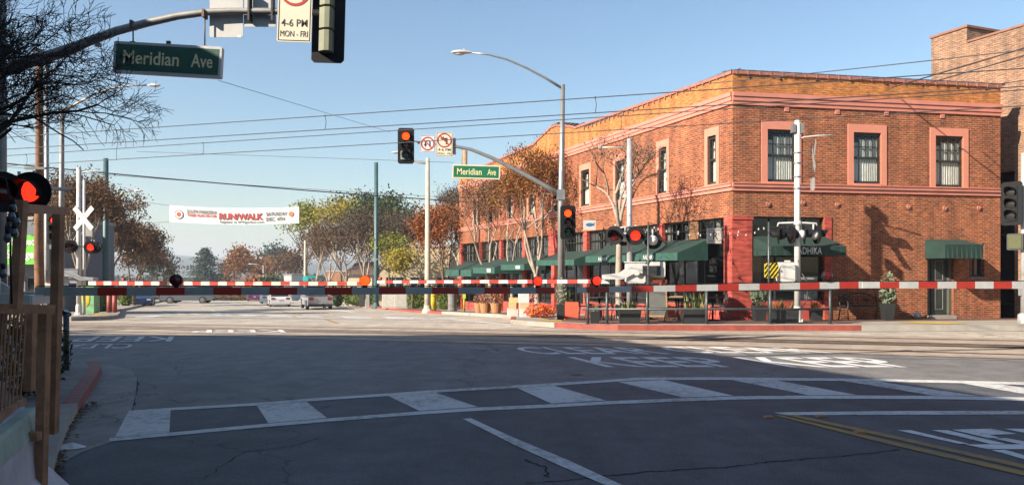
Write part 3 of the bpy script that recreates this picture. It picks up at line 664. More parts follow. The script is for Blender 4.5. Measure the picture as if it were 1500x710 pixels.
mb = MB(fR); b = .05; mb.box(x0, x0+b, .14, .2, z0, z1); mb.box(x1-b, x1, .14, .2, z0, z1); mb.box(x0+b, x1-b, .14, .2, z0, z0+.06); mb.box(x0+b, x1-b, .14, .2, z1-.06, z1); mb.box((x0+x1)/2-.015, (x0+x1)/2+.015, .14, .19, z0+.06, z1-.06)
o = mb.build('small_window', frm, B1); mb = MB(fR); mb.quad((x0, .17, z0), (x1, .17, z0), (x1, .17, z1), (x0, .17, z1)); mb.build('pane', glassd, o)
mb = MB(fR); mb.box(x0-.02, x1+.02, -.06, .13, z0-.07, z0); mb.build('window_sill', mat('grey sill', (.2, .19, .18), .8), B1)
# tie plates
for px, py in ((1125, 299), (1176, 297), (1226, 299.5), (1331, 303), (1384, 305), (1434, 304.5)):
    mb = MB(fR); x, z = tR(px), zR(py, px); mb.disc((x, -.035, z), .085); mb.cyl((x, 0, z), (x, -.035, z), .085, seg=16); mb.cyl((x, -.03, z), (x, -.06, z), .03, seg=8); mb.build('tie_plate', pink, B1)
for px, py in ((1152, 160), (1226, 164), (1298, 166), (1380, 170)):
    mb = MB(fR); x, z = tR(px), zR(py, px); mb.box(x-.08, x+.08, -.03, 0, z-.08, z+.08); mb.disc((x, -.04, z), .03); mb.build('tie_plate', pink, B1)
for px, py in ((1098, 113), (1143, 116), (1196, 117.5), (1248, 119.5), (1299, 123), (1351, 125), (1402, 128), (1444, 130)):
    mb = MB(fR); x, z = tR(px), zR(py, px); mb.ell((x, -.01, z), (.05, .03, .05), 8, 5); mb.build('tie_bolt', mat('rusty iron bolt', (.05, .03, .025), .6), B1)
# awnings
awn = mat('green awning canvas', (.011, .043, .033), .8, var=.3, scale=2.2, bump=.15, bscale=25)
awu = mat('sunlit green canvas', (.024, .095, .073), .8, var=.25, scale=3)  # lighter copy of the awning green: sunlight painted into the side valances
letw = mat('white sign lettering', (.72, .72, .68), .6, var=.05)
def awning(f, x0, x1, zt, zf, zb, p, label=None, ribs=5):
    m = MB(f); y = -.03
    for q in range(12):                                       # sagging canvas between ribs
        a, b = x0+(x1-x0)*q/12, x0+(x1-x0)*(q+1)/12
        for j in range(4):
            u0, u1 = j/4, (j+1)/4; sg = lambda u, x: -.035*sin(pi*u)*(1-.6*abs(cos(pi*ribs*(x-x0)/(x1-x0))))
            m.quad((a, y-p*u0, zt+(zf-zt)*u0+sg(u0, a)), (a, y-p*u1, zt+(zf-zt)*u1+sg(u1, a)), (b, y-p*u1, zt+(zf-zt)*u1+sg(u1, b)), (b, y-p*u0, zt+(zf-zt)*u0+sg(u0, b)))
    o = m.build('awning', awn, B1)
    v = MB(f); n = 24
    for q in range(n):
        a, b = x0+(x1-x0)*q/n, x0+(x1-x0)*(q+1)/n; w1, w2 = .012*sin(q*2.1), .012*sin((q+1)*2.1)
        v.quad((a, y-p-.004, zf), (b, y-p-.004, zf), (b, y-p+w2-.004, zb), (a, y-p+w1-.004, zb))
    for x in (x0, x1):
        v.quad((x, y, zt-.02), (x, y-p, zf), (x, y-p, zb), (x, y, zb)) if f is fR or x == x1 or True else None
    v.build('awning_valance', awu if f is fS else awn, o)
    r = MB(f)
    for x in (x0+.03, x1-.03): r.tube([(x, y, zb+.05), (x, y-p+.02, zf-.02)], .012, 6); r.tube([(x, y, zt-.05), (x, y-p+.02, zf-.04)], .012, 6)
    r.build('awning_frame', dkm, o)
    return o
fz = zR(361.5, 1180)
aw = awning(fR, tR(1103), tR(1209), zR(346.5, 1150), EYE-(360-HY)*24/F, EYE-(374-HY)*24/F, 1.12)
mb = MB(fR); zf, zb = EYE-(360-HY)*24/F, EYE-(374-HY)*24/F; xa = tR(1103); L_ = tR(1209)-xa
text(mb, 'RADHIKA', xa+L_*.30, xa+L_*.665, zb+.05, zf-.035, y=-1.175, bold=.006); mb.build('awning_lettering', letw, aw)
awning(fR, tR(1354), tR(1408), zR(350.5, 1380), EYE-(357.5-HY)*25.3/F, EYE-(378-HY)*25.3/F, .95, ribs=2)
def sideawn(ta, tb, zt, zf, zb, p, words):
    a = awning(fS, -tb, -ta, zt, zf, zb, p, ribs=int(tb-ta)+1)
    m = MB(fS)
    for (u, s_) in words:
        if s_: text(m, s_, -u-.38, -u+.38, zb+.06, zf-.06, y=-p-.055, bold=.01)
        else: m.box(-u-.3, -u+.3, -p-.06, -p-.052, zb+.07, zf-.07)
    if words: m.build('awning_lettering' if words[0][1] else 'awning_patch', letw, a)
sideawn(1.3, 4.75, 2.68, 2.22, 1.95, 1.25, [(3.1, 'RADHIKA')]); sideawn(4.8, 8.2, 2.68, 2.2, 1.93, 1.25, [(6.6, 'RADHIKA')])
sideawn(9.2, 13.4, 2.5, 2.07, 1.82, 1.3, [(10.4, '')]); sideawn(15.2, 18.6, 2.3, 1.9, 1.6, 1.2, [(16, '')]); sideawn(18.8, 22.6, 2.25, 1.75, 1.4, 1.5, [(19.7, '')]); sideawn(23.2, 28.8, 2.1, 1.6, 1.2, 1.4, [])
# hanging sign with the R
mb = MB(fS); X0 = -1.62; mb.fr = fS
def sgn(f, name, x, y0, y1, z0, z1, label=None):
    m = MB(f); m.box(x-.03, x+.03, y0, y1, z0, z1); s_ = m.build(name, mat('pale sign board', (.62, .56, .50), .6, var=.08), B1); return s_
s1 = MB(FR(*P3(1046, 345, 24.9), 5)); s1.box(-.24, .24, -.02, .02, -.26, .24); hs = s1.build('hanging_sign', mat('pale sign board', (.62, .56, .50), .6, var=.08), B1)
s2 = MB(FR(*P3(1046, 345, 24.9), 5)); text(s2, 'R', -.04, .12, -.12, .12, -.025); s2.build('sign_lettering', blk, hs); s2 = MB(FR(*P3(1046, 345, 24.9), 5)); s2.tube([(-.19, -.024, .15), (-.1, -.024, .03), (-.02, -.024, .1)], .006, 5); s2.build('sign_lettering', blk, hs); s2 = MB(FR(*P3(1046, 345, 24.9), 5)); s2.tube([(.06, -.024, -.02), (.1, -.024, -.17), (.18, -.024, -.19), (.2, -.024, -.12)], .006, 5); s2.build('sign_lettering', blk, hs)
s3 = MB(FR(*P3(1046, 345, 24.9), 5)); text(s3, 'RADHIKA', -.19, .04, -.19, -.155, -.025); s3.build('sign_lettering', mat('red lettering', (.5, .06, .05), .6), hs)
s4 = MB(FR(*P3(1046, 345, 24.9), 5)); s4.cyl((-.3, 0, .31), (.55, 0, .31), .012, seg=6); s4.cyl((-.15, 0, .31), (-.15, 0, .24), .008, seg=6); s4.cyl((.15, 0, .31), (.15, 0, .24), .008, seg=6); s4.build('sign_bracket', dkm, hs)
q = FR(*P3(863.5, 329, 33), 0); m = MB(q); m.box(-.27, .27, -.03, .03, -.24, .2); fsn = m.build('hanging_sign', mat('pale sign board', (.62, .56, .50), .6, var=.08), B1)
m = MB(q); m.ell((0, -.035, 0), (.17, .004, .08), 14, 8); m.add([(.1, -.036, 0), (.22, -.036, .1), (.2, -.036, -.06)], [(0, 1, 2)]); m.build('sign_emblem', mat('blue emblem', (.03, .16, .34), .5), fsn)
m = MB(q); m.cyl((-.3, 0, .22), (.6, 0, .22), .012, seg=6); m.build('sign_bracket', dkm, fsn)
# roof hatch shape on top
mb = MB(fR); mb.box(3.0, 4.3, 3.2, 4.2, TOP-.45, TOP+.32); mb.build('roof_vent', mat('pale vent metal', (.55, .5, .4), .6), B1)

# tall brick building on the right
bk2 = brick('buff red brick', (.36, .17, .085), (.24, .11, .065), (.40, .31, .22), var=.3)
B2 = thing('brick_building', 'taller brick building with stepped roofline behind the alley at the right edge', 'building', (18.75, 27.5, 0), yawS)
f2 = FR(18.75, 27.5, 0, yawS); mb = MB(f2)
x0, x1 = -3.83, 9.0; D0 = 6.2
wall(mb, x0, x1, -1, 10.55, [(-2.6, -.35, -.9, 5.3), (.4, 3, -.9, 5.3), (3.6, 7, -.9, 5.3)], th=.3)
mb.quad((x0, .3, -1), (x0, 25, -1), (x0, 25, 10.55), (x0, .3, 10.55)); mb.quad((x1, 0, -1), (x1, 0, 10.55), (x1, 25, 10.55), (x1, 25, -1)); mb.quad((x0, .3, 10.35), (x1, .3, 10.35), (x1, 25, 10.35), (x0, 25, 10.35))
mb.build('wall', bk2, B2)
mb = MB(f2); mb.box(-3.83, -2.25, -.004, 3.8, 10.552, 11.17); mb.build('stair_tower', bk2, B2)
mb = MB(f2); mb.box(-3.88, -2.2, -.05, 3.85, 11.17, 11.26); mb.box(-2.2, x1, -.04, .33, 10.552, 10.63); mb.build('coping', mat('brick coping', (.3, .14, .09), .8), B2)
for a, b in ((-2.6, -.35), (.4, 3), (3.6, 7)):
    mb = MB(f2)
    for q in range(4): xx = a+(b-a)*q/3; mb.box(xx-.03, xx+.03, .2, .27, -.9, 5.3)
    mb.box(a, b, .195, .275, 2.9, 3.0); mb.box(a, b, .195, .275, .3, .38)
    o = mb.build('shop_window', frm, B2); mb = MB(f2); mb.quad((a, .24, -.9), (b, .24, -.9), (b, .24, 5.3), (a, .24, 5.3)); mb.build('pane', glassd, o)
mb = MB(f2)
mb.quad((-3.8, 1.6, -1), (8, 1.6, -1), (8, 1.6, 6), (-3.8, 1.6, 6)); mb.build('interior_wall', dkint, B2)

# building behind the camera's left shoulder: its roof edge throws the big shadow over the street
cy = 19.4; Hh = 9.0; tsh = (Hh+.06)/math.tan(SUN_EL); n_ = sqrt(sx*sx+sy*sy)
kx, ky = 1.7-tsh*sx/n_, cy-tsh*sy/n_
B3 = thing('stucco_building', 'pale stucco building standing outside the picture on the left', 'building', (kx, ky, 0)); f3 = FR(kx, ky, 0)
mb = MB(f3); dx, dy = .437*45, -.9*45; P = [(0, 0), (dx, dy), (dx-60, dy), (-60, 0)]; mb.prism([p for p in P], -.5, Hh); mb.build('wall', mat('pale stucco', (.45, .42, .36), .9, var=.15, scale=.5), B3)
mb = MB(f3)
e = Vector((.437, -.9)).normalized(); nn = Vector((-e.y, e.x)); fE = FR(kx, ky, 0, math.degrees(atan2(e.y, e.x)))
mb.fr = fE
for q in range(14):
    for zz in (1, 5): mb.box(1+q*3, 2.6+q*3, .0, .06, zz, zz+2.1)
mb.build('window', glassd, B3)
# left background: grey storage building with its green sign
def simple_building(name, label, px0, px1, ytop, D, depth, m, loc_y=None, roof=None, wins=None, yaw=0, base=-2.5, cat='building'):
    xa, xb = XZ(px0, 0, D)[0], XZ(px1, 0, D)[0]; zt = XZ(0, ytop, D)[1]
    r = thing(name, label, cat, (xa, D, gz(D)), yaw); f = FR(xa, D, gz(D), yaw); w_ = xb-xa; h = zt-gz(D)
    b = MB(f); holes = [(w_*a, w_*b_, h*c, h*d) for a, b_, c, d in (wins or [])]; wall(b, 0, w_, -1.5, h, holes, th=.25)
    b.quad((0, .25, -1.5), (0, .25, h), (0, depth, h), (0, depth, -1.5)); b.quad((w_, .25, -1.5), (w_, depth, -1.5), (w_, depth, h), (w_, .25, h)); b.quad((0, depth, -1.5), (w_, depth, -1.5), (w_, depth, h), (0, depth, h)); b.build('wall', m, r)
    t = MB(f)
    if roof: t.add([(-.3, -.4, h), (w_+.3, -.4, h), (w_+.3, depth+.4, h), (-.3, depth+.4, h), (w_*.15, depth/2, h+roof), (w_*.85, depth/2, h+roof)], [(0, 1, 5, 4), (1, 2, 5), (2, 3, 4, 5), (3, 0, 4), (3, 2, 1, 0)])
    else: t.box(-.08, w_+.08, -.08, depth+.08, h, h+.18)
    t.build('roof', mat('brown roof shingles', (.14, .09, .07), .9) if roof else mat('pale roof trim', (.4, .38, .34), .8), r)
    for (a, b_, c, d) in holes:
        o = MB(f); o.box(a, b_, .1, .16, c, c+.08); o.box(a, b_, .1, .16, d-.08, d); o.box(a, a+.07, .1, .16, c+.08, d-.08); o.box(b_-.07, b_, .1, .16, c+.08, d-.08); o.box((a+b_)/2-.03, (a+b_)/2+.03, .1, .16, c+.08, d-.08)
        o = o.build('window', mat('pale window frame', (.4, .39, .36), .6), r); g = MB(f); g.quad((a, .13, c), (b_, .13, c), (b_, .13, d), (a, .13, d)); g.build('pane', glassd, o)
    return r, f, w_, h
gst = mat('grey stucco', (.20, .22, .25), .9, var=.12, scale=.8)
r_, f_, w_, h_ = simple_building('storage_building', 'grey storage building carrying a bright green sign at the far left', -230, 84, 322, 42, 6, gst, wins=[(.06, .2, .08, .4), (.27, .42, .08, .4), (.5, .62, .08, .42), (.72, .8, .05, .42), (.85, .93, .08, .4), (.3, .42, .62, .85), (.55, .66, .62, .85)])
gx0, gx1 = XZ(-30, 0, 41)[0], XZ(66, 0, 41)[0]; gz0, gz1 = XZ(0, 387, 41)[1], XZ(0, 344, 41)[1]
r2 = thing('store_sign', 'bright green sign panel with white lettering behind the wooden post at left', 'sign', ((gx0+gx1)/2, 41.2, gz0)); 
mb = MB(); mb.box(gx0, gx1, 41.1, 41.3, gz0, gz1); mb.build('sign_panel', mat('lime green sign', (.15, .62, .03), .5, var=.05), r2)
mb = MB(); wS = XZ(55, 0, 41)[0]; text(mb, 'Extra Space', XZ(4, 0, 41)[0], XZ(54, 0, 41)[0], XZ(0, 362, 41)[1], XZ(0, 348, 41)[1], 41.08, .03); text(mb, 'Storage', XZ(8, 0, 41)[0], XZ(48, 0, 41)[0], XZ(0, 382, 41)[1], XZ(0, 366, 41)[1], 41.08, .03); mb.build('sign_lettering', mat('white sign face', (.8, .8, .78), .5, var=0), r2)
# buildings further down the right side of the street
cream = mat('cream stucco', (.52, .42, .28), .9, var=.12, scale=.6); crm2 = mat('pale yellow stucco', (.60, .52, .36), .9, var=.12, scale=.6)
simple_building('cream_building', 'low cream stucco building with blue windows behind the orange leaved tree', 556, 676, 362, 66, 14, cream, wins=[(.08, .3, .12, .5), (.38, .6, .12, .5), (.7, .92, .12, .5)])
simple_building('cream_building', 'pale house front with a low gable behind bare street trees', 505, 545, 402, 92, 10, crm2, roof=1.6, wins=[(.2, .45, .2, .6), (.6, .85, .2, .6)])
simple_building('brick_building', 'small orange brick building behind bare trees left of the teal pole', 478, 506, 398, 100, 10, brick('orange brick', (.48, .20, .10), (.40, .17, .09), (.4, .3, .22), .3, .12), wins=[(.3, .55, .3, .6)])
simple_building('white_building', 'narrow white building glimpsed between trees near the white car', 416, 427, 403, 120, 10, mat('white stucco', (.7, .7, .66), .9))
simple_building('brown_building', 'low brown roofed building far along the street', 340, 386, 416, 180, 12, mat('brown stucco', (.25, .17, .12), .9), roof=2.2)
0 and simple_building('dark_house', 'dark roofed house beyond the left side trees', 168, 212, 385, 95, 14, mat('grey green stucco', (.13, .14, .14), .9), roof=2.6, wins=[(.2, .4, .2, .6), (.6, .8, .2, .6)])
# ------------------------------------------------------------------ crossing gates
silv = mat('silver painted steel', (.52, .52, .50), .45, .3, var=.18, scale=6)
hzy = mat('yellow hazard sheeting', (.72, .55, .02), .5, var=.08)
def flasher(root, p, yaw, lit=False, r=.3, hood=True, back=whm, hoodl=.3):
    """round crossing lamp on its black disc; faces local -y of yaw"""
    f = FR(p[0], p[1], p[2], yaw)
    m = MB(f); n = 28
    m.add([(r*cos(2*pi*i/n), y, r*sin(2*pi*i/n)) for y in (0, .02) for i in range(n)], [list(range(n)), list(range(2*n-1, n-1, -1))]+[(i, i+n, (i+1) % n+n, (i+1) % n) for i in range(n)])
    if hood:                                                     # curved visor, open below
        k = 14; vs = []
        for j, (y, q) in enumerate(((-.003, .165), (-hoodl*.55, .165), (-hoodl, .16))):
            for i in range(k+1):
                a = R(-25)+R(230)*i/k
                if j == 2: yy = -hoodl*(.45+.55*max(0, sin(R(-25)+R(230)*i/k)))
                else: yy = y
                vs.append((q*cos(a), yy, q*sin(a)))
        fs = [(j*(k+1)+i, j*(k+1)+i+1, (j+1)*(k+1)+i+1, (j+1)*(k+1)+i) for j in range(2) for i in range(k)]
        m.add(vs, fs, True)
    o = m.build('flasher', blk, root)
    m = MB(f); m.disc((0, -.02, 0), .15, (0, -1, 0), 24, dome=.04); m.build('lens', lensr if lit else lensd, o)
    m = MB(f); m.lathe((0, 0, 0), [(0.01, 0)]) if 0 else None
    m.tube([(0, .02, 0), (0, .1, 0), (0, .2, 0), (0, .26, 0)], [.15, .155, .12, .05], 16); m.tube([(0, .12, .1), (0, .12, .33)], .025, 8); m.build('lamp_housing', back, o)
    return o
def arm(root, p, q, h=.11, th=.05, stripe=.406, start_red=False, lights=(), off=None, m_w=whr):
    p, q = Vector(p), Vector(q); d = q-p; L = d.length; yaw = math.degrees(atan2(d.y, d.x)); pit = math.asin(d.z/L)
    f = Matrix.Translation(p) @ Matrix.Rotation(R(yaw), 4, 'Z') @ Matrix.Rotation(-pit, 4, 'Y')
    m = MB(f); n = max(1, int(L/1.2)); H = lambda x: h*(1-.22*x/L)
    x = stripe*(0 if start_red else 1) if off is None else off; cuts = [(0, 0)] if x > 0 else []; red = 1
    while x < L-.02: cuts.append((max(x, 0), red)); x += stripe; red = 1-red
    cuts.append((L, 0)); vs = []; fs = []
    for x, _ in cuts: vs += [(x, -th/2, -H(x)/2), (x, th/2, -H(x)/2), (x, th/2, H(x)/2), (x, -th/2, H(x)/2)]
    m.add(vs, [(0, 3, 2, 1), tuple(4*(len(cuts)-1)+k for k in range(4))]); m.mi[-2:] = [0, 0]
    for j in range(len(cuts)-1): m.cur = cuts[j][1]; m.f += [[4*j+k, 4*j+(k+1) % 4, 4*j+4+(k+1) % 4, 4*j+4+k] for k in range(4)]; m.sm += [False]*4; m.mi += [m.cur]*4
    o = m.build('gate_arm', [m_w, redr], root)
    m = MB(f); m.tube([(0, th*.2, h/2+.012)]+[(L*k/12, th*.2, H(L*k/12)/2+.012+.006*(k % 2)) for k in range(1, 12)], .008, 5); m.build('lamp_cable', blk, o)
    for xx, lit, r in lights:
        c = (xx, 0, H(xx)/2+r+.03); m = MB(f)
        m.tube([(xx, 0, H(xx)/2), (xx, 0, H(xx)/2+.04)], .035, 8); m.add([], []); m.tube([(xx, -.05, c[2]), (xx, .05, c[2])], r*1.12, 16); l = m.build('arm_light', blk, o)
        for s in (-1, 1): m = MB(f); m.disc((xx, s*.05, c[2]), r, (0, s, 0), 18, dome=.03); m.build('lens', lenso if lit == 2 else lensr if lit else lensd, l)
    return o
def mast(root, x, y, z, h, r=.065, m=silv, base=True):
    b = MB(); b.tube([(x, y, z), (x, y, z+h)], [r, r*.93], 14); b.lathe((x, y, z+h), [(r*1.0, 0), (r*.8, .05), (.01, .07)], 12); b.build('mast', m, root)
    if base:
        b = MB(); b.lathe((x, y, z-.02), [(.2, 0), (.2, .04), (.13, .06), (.125, .42), (.1, .5), (r*1.1, .52)], 14)
        for a in range(4): b.cyl((x+.165*cos(a*pi/2+.7), y+.165*sin(a*pi/2+.7), z), (x+.165*cos(a*pi/2+.7), y+.165*sin(a*pi/2+.7), z+.1), .018, seg=6)
        b.build('mast_base', m, root)
def crossbuck(root, c, yaw, L=1.22, wd=.23, txt=False):
    for s, nm in ((1, 'RAILROAD'), (-1, 'CROSSING')):
        f = FR(*c, yaw) @ Matrix.Rotation(R(45)*s, 4, 'Y'); m = MB(f); m.box(-L/2, L/2, -.012-.014*s, -.002-.014*s, -wd/2, wd/2); o = m.build('crossbuck', whr, root)
        if txt: m = MB(f); text(m, nm, -L/2+.08, L/2-.08, -.075, .075, -.018-.014*s-.012); m.build('sign_lettering', blk, o)
def mechanism(root, c, yaw, side=1, m=whm, stripes=True, wts=True):
    """gate machine box with its swing arms and striped counterweight plate; frame x points along the arm"""
    f = FR(*c, yaw); b = MB(f)
    b.box(-.28, .28, -.2, .24, -.32, .3, bev=.05); b.box(-.3, .3, -.22, .26, .3, .33); b.cyl((0, -.3, 0), (0, .34, 0), .09, seg=14); o = b.build('gate_machine', m, root)
    b = MB(f)
    for y in (-.3, .3): b.prism([(-.75, .12), (-.35, .26), (.1, .22), (.45, -.02), (.95, -.07), (.95, -.2), (.4, -.2), (.05, -.02), (-.4, -.02), (-.75, -.1)], y-.02, y+.02, 'y')
    b.box(.75, .97, -.3, .3, -.2, -.07); b.build('swing_arm', m, root)
    if wts:
        b = MB(f); b.box(-.95, -.45, -.36, -.325, -.2, .26); wt = b.build('counterweight', hzy if stripes else dkm, root)
        if stripes:
            b = MB(f)
            for k in range(-4, 6):
                x = -.95+.13*k; P = [(x, -.2), (x+.055, -.2), (x+.055+.46, .26), (x+.46, .26)]
                P = [(max(-.95, min(-.45, a)), zz+(max(0, -.95-a) if a < -.95 else 0)-(max(0, a+.45) if a > -.45 else 0)) for a, zz in P]
                if max(p[0] for p in P)-min(p[0] for p in P) > .03: b.prism(P, -.364, -.361, 'y')
            b.build('hazard_stripes', blk, wt)
        b = MB(f); b.box(-.93, -.5, -.25, .25, -.32, -.2); b.build('counterweight_block', mat('dark red weight', (.2, .03, .025), .6), root)
    return o
# near left gate, its mast outside the frame, arm running right across the street
A = P3(52, 426.8, 10.9); B = P3(812, 425.2, 11.9)
mx_, my_ = -7.85, 10.75; rt = thing('crossing_gate', 'near crossing gate whose dull shaded red and grey arm spans the left half', 'crossing gate', (mx_, my_, .12))
mast(rt, mx_, my_, .12, 4.6); mechanism(rt, (mx_+.1, my_, 1.35), 7, wts=True); 
whrs = mat('shaded white sheeting', (.42, .44, .42), .5, var=.25, scale=3)  # greyer copy of the white sheeting, the arm's shade put into its colour
L0 = (Vector(B)-Vector(A)).length; px2x = lambda px: (px-52)/760*L0
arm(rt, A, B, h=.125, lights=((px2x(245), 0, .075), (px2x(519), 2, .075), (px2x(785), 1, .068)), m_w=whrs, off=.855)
b = MB(); b.tube([(mx_, my_, 2.82), (-6.9, my_+1.0, 2.9)], .03, 8); b.build('flasher_crossarm', silv, rt)
flasher(rt, (P3(44, 281, 11.2)), 6, True, r=.30); flasher(rt, P3(4, 281, 11.0), 40, False, r=.3, hoodl=.36); flasher(rt, P3(22, 283, 11.7), -120, False, r=.28)
# near right gate, mast outside the frame
A = P3(846, 424.6, 12.7); B = P3(1262, 417, 13.9); Cc = P3(1262, 417.2, 13.9); Dd = P3(1560, 417.6, 14.7)
rt = thing('crossing_gate', 'near crossing gate whose arm enters from the right edge, brightly sunlit at its thick end', 'crossing gate', (11.9, 14.9, 0))
mast(rt, 12.0, 15.0, 0, 4.6); mechanism(rt, (11.6, 14.95, 1.3), 190); flasher(rt, (12.2, 14.5, 2.8), -10, True); 
L1 = (Vector(A)-Vector(B)).length
arm(rt, (Dd[0]+.6, Dd[1]+.1, Dd[2]), Cc, h=.15, th=.07, off=.23, stripe=.405)
arm(rt, B, A, h=.125, lights=((L1*(1262-1208)/416, 0, .085), (L1*(1262-871)/416, 1, .075)), off=.08, stripe=.405)
# far right gate with its arm pointing left
D = 22.9; mz = gz(D)+.15; mx_ = XZ(922, 0, D)[0]
rt = thing('crossing_gate', 'far crossing gate beside the restaurant tables, its thin sunlit arm reaching left', 'crossing gate', (mx_, D, mz))
mast(rt, mx_, D, mz, XZ(0, 206, D)[1]-mz, r=.085)
b = MB(); za = XZ(0, 216, D)[1]; b.tube([(mx_, D, za-.04), (mx_-.35, D, za), (mx_-.87, D, za)], .022, 6); b.box(mx_-.95, mx_-.87, D-.04, D+.04, za-.03, za+.03); b.build('lamp_arm', silv, rt)
b = MB(); zf = XZ(0, 345, D)[1]; b.tube([(mx_-.5, D-.05, zf+.2), (mx_, D-.1, zf+.28), (mx_+.3, D-.05, zf+.2), (mx_+.75, D+.2, zf+.1)], .025, 8); b.build('flasher_crossarm', silv, rt)
flasher(rt, P3(900, 344.5, D-.25), -22, False, r=.29, hoodl=.3); flasher(rt, P3(931, 345, D-.25), -12, True, r=.29); flasher(rt, P3(957, 352, D+.1), 160, False, r=.27); flasher(rt, P3(914, 347, D+.2), 190, False, r=.27)
mc = P3(930, 399, D); mechanism(rt, (mc[0], mc[1], mc[2]), 180, stripes=True)
b = MB(); c = P3(963, 394, D-.1); b.box(c[0]-.2, c[0]+.2, D-.3, D+.1, c[2]-.24, c[2]+.22, bev=.03); b.build('junction_box', whm, rt)
b = MB(); c = P3(956, 389, D-.35); b.box(c[0]-.3, c[0]+.25, c[1]-.02, c[1]+.02, c[2]-.3, c[2]+.0); b.build('weight_plate', dkm, rt)
L2 = Vector(P3(893, 412, D-.1)); R2 = Vector(P3(553, 412.6, 26.5)); LL = (R2-L2).length
arm(rt, L2, R2, h=.125, stripe=LL/25, start_red=False, lights=((LL*(893-820)/340, 1, .04), (LL*.985, 1, .04)))
b = MB(); b.tube([P3(906, 425, D-.1), P3(906, 437, D-.15), P3(918, 450, D-.15), P3(920, 465, D-.1)], .025, 6); b.build('conduit', galv, rt)
# far left gate, two masts with crossbuck
D = 33.5; mz = gz(D)+.15; mx_ = XZ(115.5, 0, D)[0]
rt = thing('crossing_gate', 'far left crossing gate with white crossbuck, pair of flashers and red and white arm', 'crossing gate', (mx_, D, mz))
mast(rt, mx_, D, mz, XZ(0, 247, D)[1]-mz, r=.1, m=whm); b = MB(); x2 = XZ(121.5, 0, D+.3)[0]; b.tube([(x2, D+.4, mz), (x2, D+.4, XZ(0, 262, D)[1])], .06, 10); b.build('rear_mast', whm, rt)
crossbuck(rt, (XZ(126, 0, D)[0]-.0, D-.2, XZ(0, 320, D)[1]), -14, L=1.35)
b = MB(); za = XZ(0, 252, D)[1]; b.tube([(mx_, D, za), (mx_+.5, D, za+.03), (mx_+1.15, D, za)], .025, 6); b.build('lamp_arm', whm, rt)
flasher(rt, P3(103, 361, D-.3), 12, False, r=.3); flasher(rt, P3(133, 362, D-.3), 12, True, r=.3); flasher(rt, P3(141, 362, D+.2), 170, False, r=.27)
b = MB(); zf = XZ(0, 361, D)[1]; b.tube([(mx_-.42, D-.1, zf), (mx_+.75, D-.1, zf)], .03, 8); b.box(XZ(127, 0, D)[0], XZ(137, 0, D)[0], D-.1, D+.1, XZ(0, 346, D)[1], XZ(0, 326, D)[1]); b.build('flasher_crossarm', galvd, rt)
c = P3(106, 404, D); mechanism(rt, c, 12, stripes=False, m=mat('grey gate machine', (.4, .41, .43), .5))
L3 = Vector(P3(130, 414.5, D-.2)); R3 = Vector(P3(545, 415.2, 29)); LL = (R3-L3).length
arm(rt, L3, R3, h=.17, stripe=LL/32.5, start_red=False, lights=((LL*.14, 1, .05), (LL*.62, 1, .04)), m_w=mat('cream white sheeting', (.66, .62, .52), .5, var=.1)); arm(rt, P3(62, 417, D-.2), P3(100, 417, D-.2), h=.2, start_red=False)
# gate unit by the restaurant corner, seen from its side
D = 23.6; mz = gz(D)+.15; mx_ = XZ(1168, 0, D)[0]
rt = thing('crossing_gate', 'crossing gate mast in front of the RADHIKA awning, crossbuck and lamps seen edge on', 'crossing gate', (mx_, D, mz))
mast(rt, mx_, D, mz, XZ(0, 179, D)[1]-mz, r=.095, m=whm)
b = MB(); zt = XZ(0, 189, D)[1]; b.box(mx_-.18, mx_-.09, D-.12, D+.1, zt-.12, zt+.14); b.build('bell', mat('grey bell housing', (.3, .3, .29), .5, .5), rt); b = MB(); b.box(mx_+.09, mx_+.17, D-.1, D+.12, zt-.14, zt+.16); b.build('bell', mat('grey bell housing', (.3, .3, .29), .5, .5), rt)
b = MB(); za = XZ(0, 203, D)[1]; b.tube([(mx_+.05, D, za-.02), (mx_+.2, D-.02, za+.04), (mx_+.6, D-.05, za+.08), (mx_+1.07, D-.1, za+.09)], .022, 6); b.build('lamp_arm', whm, rt)
cbx = mx_+.55; zc = XZ(0, 230, D)[1]
for s in (1, -1):
    f = FR(cbx+.03*s, D+.1, zc, -103) @ Matrix.Rotation(R(48)*s, 4, 'Y'); m = MB(f); m.box(-.6, .6, -.01-.04*s, .0-.04*s, -.115, .115); m.build('crossbuck', mat('bare aluminium blade', (.42, .42, .40), .5, .3), rt)
f = FR(mx_+.48, D, XZ(0, 270, D)[1], -92); m = MB(f); m.box(-.17, .17, -.01, .01, -.2, .2, bev=.04); m.build('track_sign', mat('bare aluminium blade', (.42, .42, .40), .5, .3), rt)
b = MB()
for zz, ln in ((XZ(0, 224, D)[1], .55), (XZ(0, 239, D)[1], .5), (XZ(0, 259, D)[1], .45), (XZ(0, 276, D)[1], .4)): b.tube([(mx_-.12, D, zz), (mx_+ln, D, zz+.02)], .012, 5); b.tube([(mx_, D, zz-.02), (mx_, D, zz+.02)], .108, 12)
b.build('sign_bracket', galv, rt)
zf = XZ(0, 327, D)[1]; b = MB(); b.tube([(mx_-.62, D, zf-.1), (mx_-.6, D, zf), (mx_, D-.02, zf+.02), (mx_+.6, D, zf), (mx_+.62, D, zf-.12)], .03, 8); b.lathe((mx_, D, zf-.08), [(.1, 0), (.13, .06), (.12, .12), (.09, .16)], 12); b.build('flasher_crossarm', whm, rt)
for px, yw, bk_ in ((1139, -105, blk), (1158, -85, blk), (1178, 75, whm), (1196, 95, whm)):
    flasher(rt, (XZ(px, 0, D)[0], D-.05, XZ(0, 344, D)[1]), yw, False, r=.29, hoodl=.36, back=bk_)
